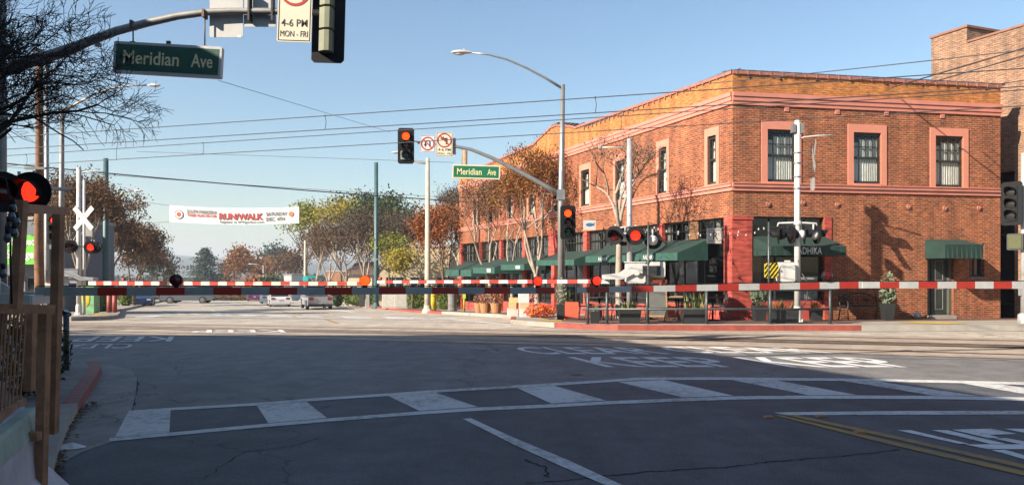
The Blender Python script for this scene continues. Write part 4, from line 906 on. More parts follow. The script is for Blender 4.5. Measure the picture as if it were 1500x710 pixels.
c = P3(1152, 398, D); f = FR(*c, 0); b = MB(f); b.box(-.24, .2, -.2, .25, -.33, .3, bev=.05); b.box(-.14, .05, -.21, -.2, .3, .36); b.box(.12, .3, -.1, .15, -.25, .2); b.build('gate_machine', whm, rt)
b = MB(); b.box(mx_-.1, mx_+.6, D-.05, D+.0, XZ(0, 409, D)[1], XZ(0, 406, D)[1]); b.build('swing_arm', galvd, rt)
f = FR(*P3(1130, 396, D-.2), 0); b = MB(f); b.box(-.22, .22, -.01, .01, -.235, .235, bev=.03); cwt = b.build('counterweight', hzy, rt)
b = MB(f)
for k in range(-3, 5):
    x = -.22+.125*k; P = []
    lo = max(-.22, x); 
    seg = [(x, -.235), (x+.06, -.235), (x+.06+.36, .235), (x+.36, .235)]
    def clip(poly):
        for sgn, lim in ((1, -.215), (-1, .215)):
            outp = []
            for i in range(len(poly)):
                a, b_ = poly[i], poly[(i+1) % len(poly)]; ia, ib = sgn*a[0] >= sgn*lim, sgn*b_[0] >= sgn*lim
                if ia: outp.append(a)
                if ia != ib: t = (lim-a[0])/(b_[0]-a[0]); outp.append((lim, a[1]+(b_[1]-a[1])*t))
            poly = outp
            if not poly: return []
        return poly
    P = clip(seg)
    if len(P) > 2: b.prism(P, -.014, -.011, 'y')
b.build('hazard_stripes', blk, cwt)
b = MB(); b.tube([(mx_+.1, D-.1, XZ(0, 400, D)[1]), (mx_+.3, D-.12, XZ(0, 415, D)[1]), (mx_+.25, D-.1, XZ(0, 440, D)[1]), (mx_+.05, D-.1, XZ(0, 452, D)[1])], .02, 6); b.build('conduit', dkm, rt)

# ------------------------------------------------------------------ traffic signals, mast arms, street signs
def signal(root, c, yaw, lit=None, back=True, roll=0, rear=False, k=1.0, housing=blk, white_low=False, dead=False):
    f = FR(*c, yaw, roll); s = k
    m = MB(f); m.box(-.17*s, .17*s, 0, .16*s, -.55*s, .55*s, bev=.03); 
    for z in (-.36, 0, .36): m.box(-.15*s, .15*s, .16*s, .22*s, (z-.15)*s, (z+.15)*s, bev=.02)
    o = m.build('signal_head', housing, root)
    if back: m = MB(f); m.box(-.31*s, .31*s, .03, .045, -.68*s, .68*s, bev=.06); m.build('backplate', blk, o)
    for i, z in enumerate((.36, 0, -.36)):
        m = MB(f); nn = 14; vs = []
        for y in (0, -.24):
            for q in range(nn+1):
                a = R(-40)+R(260)*q/nn; yy = y if y == 0 else -.1-.15*max(0, sin(a)); vs.append((.158*s*cos(a), yy*s, z*s+.158*s*sin(a)))
        m.add(vs, [(q, q+1, nn+2+q, nn+1+q) for q in range(nn)], True); m.build('visor', blk, o)
        m = MB(f); m.disc((0, -.012, z*s), .145*s, (0, -1, 0), 20, dome=.03); m.build('lens', (lenso if lit == i else mat('unlit lens', (.03, .028, .025), .3) if dead else (lensd, lensy, lensg)[i]), o)
    if white_low: m = MB(f); m.box(-.2*s, -.02, -.02, -.013, -.52*s, -.2*s); m.build('reflector_patch', mat('grey patch', (.3, .3, .3), .5), o)
    return o
greens = mat('green street sign sheeting', (.008, .16, .065), .4, var=.2, scale=6)
greensd = mat('shaded green street sign sheeting', (.006, .085, .05), .45, var=.3, scale=8)  # darker copy of the sign green, with the near sign's shade painted in
cream_l = mat('pale yellow sign lettering', (.75, .68, .38), .5, var=.05)
signw = mat('cream white sign sheeting', (.74, .66, .49), .5, var=.05)
signblk = mat('sign black', (.02, .02, .02), .5)
signred = mat('sign red', (.45, .025, .02), .45, var=.05)
def streetsign(root, c, roll, gm, w=1.8, h=.5, edge=signw, yaw=0):
    f = FR(*c, yaw, roll); m = MB(f); m.box(-w/2, w/2, -.05, .05, -h/2, h/2, bev=.02); o = m.build('street_sign', edge, root)
    m = MB(f); m.box(-w/2+.045, w/2-.045, -.056, -.051, -h/2+.045, h/2-.045); m.build('sign_face', gm, o)
    m = MB(f); text(m, 'Meridian', -w/2+.17, .2, -.11, .115, -.06, .014); text(m, 'Ave', .40, w/2-.14, -.11, .115, -.06, .014); m.build('sign_lettering', cream_l, o)
def noturn(root, c, w, h, kind, roll=0, words=True, yaw=0):
    f = FR(*c, yaw, roll); m = MB(f); m.box(-w/2, w/2, 0, .01, -h/2, h/2, bev=.02); o = m.build('regulatory_sign', signw if words else mat('white sign sheeting', (.72, .70, .68), .5), root)
    R0 = w*.44; cz = h/2-w*.5 if words else 0
    m = MB(f); n = 40
    vs = [(r*cos(2*pi*i/n), -.006, cz+r*sin(2*pi*i/n)) for r in (R0, R0*.82) for i in range(n)]
    m.add(vs, [(i, (i+1) % n, n+(i+1) % n, n+i) for i in range(n)]); g = R(45); a, b = R0*.86, R0*.085
    m.add([(-a*cos(g)-b*sin(g), -.0065, cz+a*sin(g)-b*cos(g)), (-a*cos(g)+b*sin(g), -.0065, cz+a*sin(g)+b*cos(g)), (a*cos(g)+b*sin(g), -.0065, cz-a*sin(g)+b*cos(g)), (a*cos(g)-b*sin(g), -.0065, cz-a*sin(g)-b*cos(g))], [(0, 1, 2, 3)]); m.build('prohibition_ring', signred, o)
    m = MB(f); s = R0; y = -.004
    if kind == 'left':
        m.add([(x*s, y, cz+z*s) for x, z in ((.18, -.55), (.42, -.55), (.42, .34), (-.12, .34), (-.12, .10), (.18, .10))], [(0, 1, 2, 3, 4, 5)] if 0 else [(0, 1, 2, 5), (2, 3, 4, 5)])
        m.add([(x*s, y, cz+z*s) for x, z in ((-.62, .26), (-.12, .56), (-.12, -.04))], [(0, 1, 2)])
    else:
        pts = [(.34, -.5), (.34, .12)]+[(.34*cos(R(t)), .12+.34*sin(R(t))) for t in range(20, 181, 20)]+[(-.34, -.1)]
        for (ax, az), (bx_, bz) in zip(pts, pts[1:]):
            dx, dz = bx_-ax, bz-az; l = sqrt(dx*dx+dz*dz); nx, nz = -dz/l*.1, dx/l*.1
            m.add([((ax+nx)*s, y, cz+(az+nz)*s), ((bx_+nx)*s, y, cz+(bz+nz)*s), ((bx_-nx)*s, y, cz+(bz-nz)*s), ((ax-nx)*s, y, cz+(az-nz)*s)], [(0, 1, 2, 3)])
        m.add([(x*s, y, cz+z*s) for x, z in ((-.34, -.5), (-.6, -.08), (-.08, -.08))], [(0, 1, 2)])
    if words: text(m, '4-6 PM', -w*.38, w*.38, -h*.275, -h*.165, y-.001, .004); text(m, 'MON - FRI', -w*.4, w*.4, -h*.425, -h*.335, y-.001)
    bo = .012; hw, hh = w/2-.02, h/2-.02
    for a_, b_, c_, d_ in ((-hw, hw, hh-bo, hh), (-hw, hw, -hh, -hh+bo), (-hw, -hw+bo, -hh+bo, hh-bo), (hw-bo, hw, -hh+bo, hh-bo)): m.quad((a_, y, c_), (b_, y, c_), (b_, y, d_), (a_, y, d_))
    m.build('sign_symbol', signblk, o); return o
def rails(m, pts, r, seg=8): m.tube(pts, r, seg)
# near mast arm, upper left
D = 12.6
rt = thing('signal_mast', 'near mast arm at top left carrying the big green Meridian Ave sign', 'traffic signal', (XZ(3, 0, D)[0], D, .12))
pts = [P3(x, y, D) for x, y in ((3, 105), (40, 92), (90, 77), (130, 61), (170, 46), (215, 34), (260, 24), (305, 18), (340, 16.5), (405, 17), (475, 19))]
mb = MB(); mb.tube(pts, [.095]*3+[.075, .07, .065, .06, .058, .055, .055, .05], 12); mb.build('mast_arm', galvd, rt)
x0 = XZ(1, 0, D)[0]; mb = MB(); mb.tube([(x0, D, .1), (x0, D, 3), (x0, D, 7.2)], [.1, .09, .08], 14); mb.lathe((x0, D, .1), [(.2, 0), (.2, .05), (.13, .1), (.11, .3)], 14); mb.build('pole', galvd, rt)
streetsign(rt, P3(247, 88.5, D-.05), 3.2, greensd, w=1.8, h=.52, edge=mat('grey sign edge', (.5, .5, .5), .5))
for px, py0, py1 in ((195, 36, 63), (300, 20, 69)):
    mb = MB(); a, b = P3(px, py0, D), P3(px, py1, D); mb.tube([a, b], .012, 6); mb.box(a[0]-.02, a[0]+.02, D-.085, D+.085, a[2]-.08, a[2]+.05); mb.box(b[0]-.05, b[0]+.05, D-.03, D+.0, b[2]-.06, b[2]+.02, bev=.01); mb.build('sign_hanger', mat('rusty hanger', (.16, .11, .08), .6, .5), rt)
mb = MB(); c = P3(248, 63, D); mb.box(c[0]-.03, c[0]+.03, D-.05, D, c[2]-.07, c[2]+.02); mb.build('sign_photocell', dkm, rt)
alu2 = mat('aluminium sign back', (.50, .50, .48), .5, .15, var=.1, scale=4)
for px0, px1, py0, py1, nm, dd in ((307, 356, -75, 55, 'sign_back', .09), (357, 404, -60, 39.5, 'sign_back', .1)):
    a, b = P3(px0, py0, D+dd), P3(px1, py1, D+dd); mb = MB(FR(0, 0, 0)); mb.box(a[0], b[0], D+dd, D+dd+.012, b[2], a[2], bev=.02); o = mb.build(nm, alu2, rt)
    mb = MB()
    if px0 == 357:
        for px in (366, 400): c = P3(px, 17, D); mb = MB(); mb.box(c[0]-.015, c[0]+.015, D-.075, D+.08, c[2]-.17, c[2]+.35); mb.build('sign_clamp', dkm, o)
    else: c = P3(348, 51, D); mb.box(c[0]-.03, c[0]+.03, D+dd-.004, D+dd-.001, c[2]-.02, c[2]+.02); mb.build('sticker', mat('white sticker', (.8, .8, .8)), o)
noturn(rt, P3(432, 12, D-.12), .57, 1.13, 'left', roll=2.0)
c = P3(482, 6, D); f = FR(*c, 0, 1.5)
mb = MB(f); mb.box(-.275, .275, -.0, .012, -.99, .99, bev=.05); bp_ = mb.build('backplate', blk, rt)
olive = mat('faded olive signal housing', (.20, .21, .13), .6, var=.15)
for z in (-.66, -.28, .1, .48):
    mb = MB(f)      # four-sided faceted rear housing
    mb.prism([(-.14, 0), (-.12, -.14), (-.02, -.2), (.06, -.2), (.10, -.14), (.10, 0)], z-.17, z+.17, 'z'); mb.build('signal_housing', olive, bp_)
mb = MB(f); mb.tube([(-.25, -.03, .16), (-.1, -.2, .16), (.0, -.24, .15)], .025, 8); mb.box(-.3, .1, -.08, -.04, .12, .17); mb.build('signal_bracket', galvd, bp_)
mb = MB(); mb.tube([P3(146, 65, D), P3(152, 90, D), P3(158, 99, D), P3(164, 82, D), P3(167, 68, D)], .006, 5); mb.build('cable', blk, rt)
mb = MB(); a = P3(145, 66, D); mb.box(a[0]-.06, a[0]+.03, D-.03, D+.03, a[2]-.03, a[2]+.03); mb.build('camera_box', galvd, rt)
# far mast arm by the side facade
D = 26.6; mz = gz(D)+.15; px_ = XZ(822, 0, D)[0]
rt = thing('signal_pole', 'far signal pole with lit red lights, luminaire arm and small green Meridian Ave sign', 'traffic signal', (px_, D, mz))
mb = MB(); mb.tube([(px_, D, mz), (px_, D, 4), (XZ(824.5, 0, D)[0], D, XZ(0, 124, D)[1])], [.135, .115, .075], 14); mb.lathe((px_, D, mz), [(.24, 0), (.24, .05), (.16, .08), (.15, .35)], 14); mb.build('pole', galv, rt)
mb = MB(); mb.tube([P3(x, y, D) for x, y in ((822, 286), (800, 273), (775, 259), (750, 246), (720, 231), (690, 219), (665, 214), (640, 211.5), (612, 209))], [.085, .08, .078, .072, .066, .06, .055, .05, .045], 10); a = P3(822, 286, D); mb.box(a[0]-.15, a[0]+.13, D-.14, D+.14, a[2]-.17, a[2]+.2, bev=.03); mb.build('mast_arm', galv, rt)
mb = MB(); mb.tube([P3(x, y, D) for x, y in ((824, 130), (800, 115), (770, 99), (742, 87), (715, 80), (690, 77.5))], [.05, .045, .04, .036, .032, .03], 8); mb.build('luminaire_arm', galv, rt)
def cobra(root, c, d=(-1, 0, 0), s=1.0, m=whm):
    d = Vector(d).normalized(); f = Matrix.Translation(c) @ Matrix.Rotation(atan2(d.y, d.x), 4, 'Z'); b = MB(f)
    n = 12; vs = []; prof = [(-.02, .035, .035), (.08, .07, .06), (.22, .13, .085), (.42, .155, .095), (.6, .13, .08), (.7, .07, .045), (.73, .01, .01)]
    for x, w_, h_ in prof:
        for i in range(n): a = 2*pi*i/n; vs.append((x*s, w_*cos(a)*s, (h_*sin(a)*(1 if sin(a) > 0 else .55)+(-.02 if 0 else 0))*s))
    b.add(vs, [(j*n+i, j*n+(i+1) % n, (j+1)*n+(i+1) % n, (j+1)*n+i) for j in range(len(prof)-1) for i in range(n)], True); b.cyl((.25*s, 0, .08*s), (.25*s, 0, .14*s), .03*s, seg=8); o = b.build('luminaire', m, root)
    b = MB(f); b.ell((.42*s, 0, -.05*s), (.2*s, .11*s, .05*s), 12, 6); b.build('luminaire_glass', mat('milky lamp glass', (.6, .6, .55), .2), o)
cobra(rt, P3(690, 77.3, D), s=.97, m=mat('pale lamp housing', (.6, .56, .5), .5))
signal(rt, P3(594.5, 213.5, D-.15), 2, lit=0, k=.93, white_low=True); signal(rt, P3(832, 325.5, D-.35), 0, lit=0, k=.87)
mb = MB(); mb.tube([P3(607, 207, D-.1), P3(618, 209, D)], .03, 8); mb.build('signal_bracket', galvd, rt)
noturn(rt, P3(626.5, 210.5, D-.1), .54, .6, 'u', words=False, roll=1); noturn(rt, P3(651, 211.5, D-.12), .58, .86, 'left', roll=1)
streetsign(rt, P3(697.5, 252, D-.1), 1.5, greens, w=1.68, h=.49)
for px, a, b_ in ((677, 215, 241), (722, 231, 243)): mb = MB(); mb.tube([P3(px, a, D), P3(px, b_, D)], .012, 5); mb.build('sign_hanger', galvd, rt)
mb = MB(); c = P3(664, 214, D+.1); mb.box(c[0]-.12, c[0]+.08, D+.05, D+.3, c[2]-.28, c[2]+.28); mb.build('signal_bracket', alum, rt)
# right edge signal
D = 23.0; mz = gz(D)+.15; c = XZ(1499.5, 0, D)[0]
rt = thing('signal_pole', 'signal pole at the right edge with dark three lamp head turned to the left', 'traffic signal', (c, D, mz))
mb = MB(); mb.tube([(c, D, mz), (c, D, 5.2)], [.085, .075], 12); mb.lathe((c, D, mz), [(.17, 0), (.16, .25), (.1, .3)], 12); mb.build('pole', silv, rt)
signal(rt, P3(1481, 298, D), -58, None, k=.98, dead=True); mb = MB(); mb.tube([P3(1484, 272, D+.2), P3(1498, 272, D)], .03, 6); mb.tube([P3(1484, 322, D+.2), P3(1498, 322, D)], .03, 6); mb.build('signal_bracket', dkm, rt)
f = FR(*P3(1487, 354, D), -50); mb = MB(f); mb.box(-.22, .22, -.02, .25, -.25, .25, bev=.03); o = mb.build('pedestrian_signal', dkm, rt); mb = MB(f); mb.box(-.17, .17, -.04, -.02, -.2, .2); mb.build('pedestrian_signal_face', mat('pale green egg crate', (.10, .105, .04), .8), o)
mb = MB(FR(*P3(1496, 426, D), 0)); mb.box(-.09, .09, -.05, 0, -.14, .14); mb.build('push_button_sign', alum, rt)
# far left signal on its own pole
D = 30; mz = gz(D)+.15; c = XZ(84, 0, D)[0]
rt = thing('signal_pole', 'tall slim street light pole at left, arm curving right, red signal below it', 'traffic signal', (XZ(89, 0, D)[0], D, mz))
x0 = XZ(89, 0, D)[0]; mb = MB(); mb.tube([(x0, D, mz), (XZ(91, 0, D)[0], D, XZ(0, 160, D)[1])], [.12, .08], 12); mb.lathe((x0, D, mz), [(.2, 0), (.15, .3)], 12); mb.build('pole', galvd, rt)
mb = MB(); mb.tube([P3(x, y, D) for x, y in ((91, 163), (110, 153), (135, 140), (165, 129), (195, 125.5), (218, 125))], [.05, .045, .04, .035, .03, .028], 8); mb.build('luminaire_arm', mat('warm galvanised arm', (.4, .32, .26), .5, .3), rt)
cobra(rt, P3(216, 125.5, D), d=(1, 0, 0), s=.72)
signal(rt, P3(79.5, 335, D-.3), 4, lit=0, k=.92)
# ------------------------------------------------------------------ other poles
def lamp_pole(label, px, pbase, ptop, D, arms, r=(.13, .07), m=galvd, name='street_lamp', cat='street lamp', extra=None, lean=0, group=None):
    z0 = gz(D)+.1; x = XZ(px, 0, D)[0]; rt = thing(name, label, cat, (x, D, z0), 0, group)
    b = MB(); zt = XZ(0, ptop, D)[1]; b.tube([(x, D, z0-.1), (x, D, z0+2), (x+lean, D, zt)], [r[0], r[0]*.9, r[1]], 12)
    b.lathe((x, D, z0-.1), [(r[0]*1.8, 0), (r[0]*1.8, .12), (r[0]*1.2, .3), (r[0]*1.05, .5)], 12); b.build('pole', m, rt)
    for pts in arms:
        b = MB(); b.tube([P3(x_, y_, D) for x_, y_ in pts], .035*r[1]/.07, 6); b.build('luminaire_arm', m, rt)
        d = 1 if pts[-1][0] > pts[0][0] else -1; cobra(rt, P3(*pts[-1], D), d=(d, 0, 0), s=.8 if D < 60 else 1.0)
    return rt
lamp_pole('cream concrete street lamp pole standing behind the green Meridian Ave sign', 626.5, 452, 232, 47, [((627, 240), (612, 238), (598, 230), (587, 223.5))], r=(.21, .12), m=mat('cream concrete pole', (.55, .48, .38), .8))
lamp_pole('slim pale lamp pole with curved arm beyond the left crossing gate', 164.5, 440, 285, 62, [((164.5, 300), (172, 288), (183, 281), (196, 279.5))], r=(.2, .13), m=mat('pale concrete pole', (.50, .45, .40), .8))
lamp_pole('distant lamp pole in the left trees, small white luminaire', 205, 440, 362, 120, [((205, 366), (212, 361), (219, 360))], r=(.2, .14))
lamp_pole('far lamp pole right of the big conifer, lamp pointing left', 386, 441, 388, 130, [((386, 392), (377, 387), (370, 386.5))], r=(.2, .14), m=galvd)
lamp_pole('thin cream pole with two small teal street signs by the silver pickup', 447, 441, 352, 70, [], r=(.15, .1), m=mat('cream concrete pole', (.55, .48, .38), .8), name='sign_pole', cat='sign pole')
def plate(px, py, D, w, h, m, label, cat='sign'):
    c = P3(px, py, D); b = MB(FR(*c)); b.box(-w/2, w/2, -.03, .03, -h/2, h/2, bev=.05*w); return b
rt_ = bpy.data.objects['sign_pole']
tl_ = mat('teal sign sheeting', (.03, .42, .40), .5)
b = MB(FR(*P3(447.5, 408, 69.8))); b.disc((0, 0, 0), .28); b.box(-.22, .22, -.012, .02, -.25, .22, bev=.05); b.build('round_sign', tl_, rt_)
b = MB(FR(*P3(456.5, 405, 69.8), 15)); b.box(-.4, .4, -.02, .02, -.12, .12); b.build('name_plate', tl_, rt_)
rtw = thing('utility_pole', 'rough brown timber utility pole with crossarms at far left', 'utility pole', (XZ(58, 0, 29)[0], 29, gz(29)))
b = MB(); x = XZ(57.5, 0, 29)[0]; random.seed(2)
b.tube([(x+random.uniform(-.02, .02), 29, gz(29)+k*1.3) for k in range(9)], [.18-.008*k for k in range(9)], 12); b.build('pole', mat('tarred timber pole', (.24, .115, .05), .85, var=.5, scale=3, bump=.4), rtw)
b = MB(); b.box(XZ(43, 0, 29)[0], XZ(73, 0, 29)[0], 28.7, 28.8, XZ(0, 249.5, 29)[1], XZ(0, 246, 29)[1]); b.build('crossarm', mat('grey crossarm', (.2, .19, .18), .8), rtw)
lamp_pole('second thin galvanised pole just right of the timber utility pole', 68.5, 450, 90, 37, [], r=(.12, .08), m=galv, name='steel_pole', cat='pole')
lamp_pole('round timber stub pole standing behind the left crossing gate', 66, 450, 300, 37.5, [], r=(.1, .1), m=mat('dark stub pole', (.08, .08, .09), .7), name='steel_pole', cat='pole')
ln = lamp_pole('tall teal overhead line pole standing among bare trees right of centre', 551, 444, 238, 62, [], r=(.21, .16), m=teal, name='line_pole', cat='line pole'); ln['group'] = 'teal overhead line poles'
ln = lamp_pole('tall teal overhead line pole behind the left crossing gate and its tree', 155, 440, 232, 44, [], r=(.19, .14), m=teal, name='line_pole', cat='line pole'); ln['group'] = 'teal overhead line poles'
lamp_pole('weathered wooden pole stub seen above the green Meridian Ave sign', 681, 440, 221, 62, [], r=(.22, .2), m=mat('pale timber pole', (.42, .26, .14), .85, var=.3), name='utility_pole', cat='utility pole')
# ------------------------------------------------------------------ wires
wire = mat('overhead wire', (.045, .04, .045), .6, var=0)
def cable(name, label, a, b, r=.012, sag=0, m=wire, grp=None, ext=0, n=16):
    a, b = Vector(a), Vector(b); d = b-a; a, b = a-d*ext, b+d*ext
    pts = [a+(b-a)*t-Vector((0, 0, 4*sag*t*(1-t))) for t in [i/n for i in range(n+1)]]
    mb = MB(); mb.tube(pts, r, 5, cap=False); o = mb.build(name, m); tag(o, label, 'wire', grp); return center(o)
def cat_line(T, lab, drops):
    a, b = T; d = b-a; A, B = a-d*1.6, b+d*1.4
    for nm, z, wd, rr in (('contact_wire', 5.3, 'lower contact wire', .012), ('messenger_wire', 5.66, 'upper messenger wire', .012)):
        cable(nm, f'{wd} of the {lab} pair of overhead rail wires', (A.x, A.y, z), (B.x, B.y, z), rr, 0, grp='overhead rail wires')
    for px in drops:
        t = min([i/2000 for i in range(2001)], key=lambda t: abs(HX+F*(A.x+(B.x-A.x)*t)/(A.y+(B.y-A.y)*t)-px)); p = A+(B-A)*t
        m = MB(); m.tube([(p.x, p.y, 5.3), (p.x+.03, p.y, 5.48), (p.x, p.y, 5.66)], .008, 4); m.ell((p.x, p.y, 5.66), (.02, .02, .03), 6, 4)
        tag(center(m.build('wire_dropper', wire)), f'short dropper joining the {lab} pair of rail wires, '+drops[px], 'dropper', 'wire droppers')
cat_line(T1, 'higher', {155: 'left of the far street lamp arm', 476: 'below and right of the near signal', 871: 'in front of the sloping parapet'})
cat_line(T2, 'lower', {38: 'beside the timber pole', 297: 'above the street banner', 910: 'over the side facade windows'})
def c2(name, label, p, q, Da, Db, r=.02, sag=0, ext=0): return cable(name, label, P3(*p, Da), P3(*q, Db), r, sag, ext=ext)
c2('power_cable', 'dark sagging cable from the left crossing over the banner towards the trees', (60, 240), (640, 289), 40, 48, .035, .25, .35)
c2('power_cable', 'thinner cable just under the dark cable above the street banner', (60, 246), (720, 290), 42, 50, .012, .2, .2)
c2('guy_wire', 'faint thin wire slanting down from the near green sign to the far red signal', (320, 118), (572, 194), 16, 26.5, .006)
c2('guy_wire', 'faint nearly level wire at the height of the small green sign', (200, 222), (665, 238), 40, 36, .01)
c2('power_cable', 'thick black cable rising to the right edge, upper one of two', (1362, 112), (1500, 71), 24, 20.5, .024, ext=.5)
c2('power_cable', 'thick black cable rising to the right edge, lower one of two', (1392, 113), (1500, 82), 24, 21, .02, ext=.3)
c2('power_cable', 'thin cable crossing the ochre parapet up to the top right corner', (1100, 116), (1500, 73), 20, 16, .012, .02, ext=.2)
c2('power_cable', 'short black cable at the right end of the salmon cornice', (1472, 122), (1500, 118), 24, 22, .014, ext=1)
# ------------------------------------------------------------------ foreground timber parklet at left
def lin(p, q, w_, m, name, parent, twist=0):
    """square timber between two points"""
    p, q = Vector(p), Vector(q); d = (q-p).normalized(); up = Vector((0, 1, 0)) if abs(d.y) < .9 else Vector((0, 0, 1))
    a = d.cross(up).normalized(); b = d.cross(a).normalized()
    w_ = w_ if isinstance(w_, tuple) else (w_, w_)
    mb = MB(); mb.add([P_+a*sa*w_[0]/2+b*sb*w_[1]/2 for P_ in (p, q) for sa, sb in ((-1, -1), (1, -1), (1, 1), (-1, 1))], [(0, 1, 2, 3), (7, 6, 5, 4), (0, 4, 5, 1), (1, 5, 6, 2), (2, 6, 7, 3), (3, 7, 4, 0)])
    return mb.build(name, m, parent)
pk = thing('timber_frame', 'brown timber post frame with slatted screen in the left foreground', 'timber frame', (-3.3, 4.8, 0))
lin(P3(32, 293, 4.6), P3(23, 452, 4.6), .052, wood, 'post', pk)
lin(P3(86, 303, 6.5), P3(77.5, 634, 6.7), .07, wood, 'post', pk)
lin(P3(66, 452, 5.05), P3(59, 735, 4.95), .058, wood, 'post', pk)
lin(P3(30, 305, 4.75), P3(94, 309, 6.3), (.06, .06), wood, 'top_beam', pk)
lin(P3(-60, 451, 4.4), P3(76, 453, 5.0), (.06, .06), wood, 'rail', pk)
lin(P3(46, 458, 5.9), P3(43, 572, 5.9), .06, wood, 'post', pk)
lin(P3(24, 638, 4.9), P3(58, 638, 4.9), (.055, .055), wood, 'brace', pk)
lin(P3(-30, 628, 4.25), P3(34, 588, 5.4), (.035, .045), wood, 'rail', pk)
for i in range(11):
    x = -24+5.7*i; D = 4.25+.11*i; lin(P3(x+5, 458, D), P3(x-4, 622-3.0*i, D), (.009, .012), wood, 'slat', pk)
pl = thing('planter_wall', 'low barrier painted lilac white with a pale green band in the left foreground', 'barrier', (-3.3, 5.2, 0))
gr = mat('pale green band', (.33, .43, .36), .7, var=.25, scale=5); plw = mat('lilac white painted board', (.52, .49, .53), .7, var=.25, scale=3); tpm = mat('pale barrier top', (.44, .47, .52), .7, var=.25, scale=3)
e1 = Vector((-3.32, 5.25)); yawB = math.degrees(atan2(-.93, .37)); fB = FR(e1.x, e1.y, 0, yawB)        # local x runs back along the street, local y points to the street side
def bar(prof, name, m, x0=0, x1=4.6): mb = MB(fB); mb.prism([(n_, z_) for n_, z_ in prof], x0, x1, 'x'); return mb.build(name, m, pl)
bar([(-.6, .0), (.2, .0), (.2, .12), (.06, .28), (.035, .54), (-.6, .54)], 'side_board', plw); bar([(-.6, .541), (.04, .541), (.01, .66), (-.005, .688), (-.6, .688)], 'green_band', gr); bar([(-.6, .689), (-.07, .689), (-.07, .70), (-.6, .70)], 'barrier_top', tpm, .02, 4.58)
random.seed(11)
mb = MB()
for i in range(60):
    x = random.uniform(-4.6, -4.05); y = random.uniform(5.75, 6.55); h = random.uniform(.05, .14); a = random.random()*6.3
    mb.quad((x-.012, y, .12), (x+.012, y, .12), (x+.05*cos(a)+.008, y+.05*sin(a), .3+h), (x+.05*cos(a), y+.05*sin(a), .3+h+.03))
tag(center(mb.build('planter_weeds', leafmat('weed leaf', [(.10, .10, .03), (.16, .11, .04), (.06, .08, .02)]))), 'small dry weeds growing at the end of the foreground barrier', 'plant')
# string light bulbs and cloth hanging by the near flasher
rt = thing('string_lights', 'clear bulbs of a string light hanging in a bunch at the left edge', 'string lights', P3(20, 300, 4.3))
mb = MB(); mb.tube([P3(-30, 252, 4.2), P3(8, 262, 4.3), P3(16, 300, 4.3), P3(15, 380, 4.3), P3(17, 445, 4.3)], .006, 5); mb.build('cable', blk, rt)
bulb = mat('clear bulb glass', (.05, .055, .065), .08, var=0, spec=.8)
for i, (x, y) in enumerate(((17, 312), (24, 320), (13, 326), (21, 336), (11, 343), (19, 300), (4, 395))):
    D = 4.2+.05*(i % 3); c = P3(x, y, D); mb = MB(); mb.lathe((c[0], c[1], c[2]-.05), [(.004, 0), (.016, .01), (.021, .028), (.014, .05), (.011, .055)], 10); b_ = mb.build('bulb', bulb, rt); mb = MB(); mb.cyl((c[0], c[1], c[2]+.005), (c[0], c[1], c[2]+.035), .013, seg=8); mb.build('socket', blk, b_)
mb = MB(FR(*P3(-18, 284, 4.6), -18)); random.seed(4)
# steel hand rail at the kerb, left
rt = thing('hand_rail', 'bluish steel hand rail standing at the kerb behind the timber post', 'railing', (-7.0, 11.7, .12))
blu = mat('blue grey steel', (.075, .095, .115), .4, .4, var=.2)
for px, yb, D in ((97, 548, 11.4), (84, 545, 11.6), (50, 540, 11.9)): x = XZ(px, 0, D)[0]; mb = MB(); mb.tube([(x, D, .1), (x, D, XZ(0, 460, D)[1])], .042, 10); mb.build('rail_post', blu, rt)
mb = MB(); mb.tube([P3(40, 460, 12.2), P3(75, 458, 11.7), P3(92, 458, 11.4), P3(101, 460, 11.6), P3(96, 456, 12.4), P3(60, 453, 12.8)], .038, 10); mb.build('top_rail', blu, rt)
mb = MB(); mb.tube([P3(40, 512, 12.0), P3(84, 513, 11.6), P3(97, 506, 11.4), P3(103, 503, 11.7)], .032, 10); mb.build('middle_rail', blu, rt)

# ------------------------------------------------------------------ railing with light poles by the restaurant
rt = thing('railing', 'grey steel pipe railing along the red kerb in front of the restaurant', 'railing', (XZ(861, 0, 22.3)[0], 22.3, gz(22.3)+.15))
rg = mat('grey pipe railing', (.10, .11, .11), .45, .4, var=.2)
D = 22.2; zt, zm, z0 = XZ(0, 424.5, D)[1], XZ(0, 452.5, D)[1], gz(D)+.15
for px in (861, 889, 948, 1035, 1128, 1216): x = XZ(px, 0, D)[0]; mb = MB(); mb.tube([(x, D, z0), (x, D, zt)], .04, 10); mb.lathe((x, D, z0), [(.08, 0), (.08, .02), (.045, .03)], 10); mb.build('rail_post', rg, rt)
for nm, z, a, b_ in (('top_rail', zt, 858, 1224), ('middle_rail', zm, 853, 1226)): mb = MB(); mb.tube([(XZ(a, 0, D)[0], D, z), (XZ(b_, 0, D)[0], D, z)], .034, 8); mb.build(nm, rg, rt)
rt = thing('string_lights', 'festoon of pale bulbs strung between two slim poles over the restaurant railing', 'string lights', (XZ(948, 0, D)[0], D+.1, z0))
zp = XZ(0, 325, D+.15)[1]
for px in (949.5, 1126): x = XZ(px, 0, D+.1)[0]; mb = MB(); mb.tube([(x, D+.1, z0), (x, D+.1, zp)], .028, 8); mb.build('light_pole', rg, rt)
random.seed(9)
xa, xb = XZ(949.5, 0, D+.1)[0], XZ(1126, 0, D+.1)[0]; wl = fS @ Vector((-6.5, -.15, 3.1)); wl2 = fS @ Vector((-.2, -.1, 3.0)); pb = mat('pale bulb', (.5, .48, .42), .15, var=0)
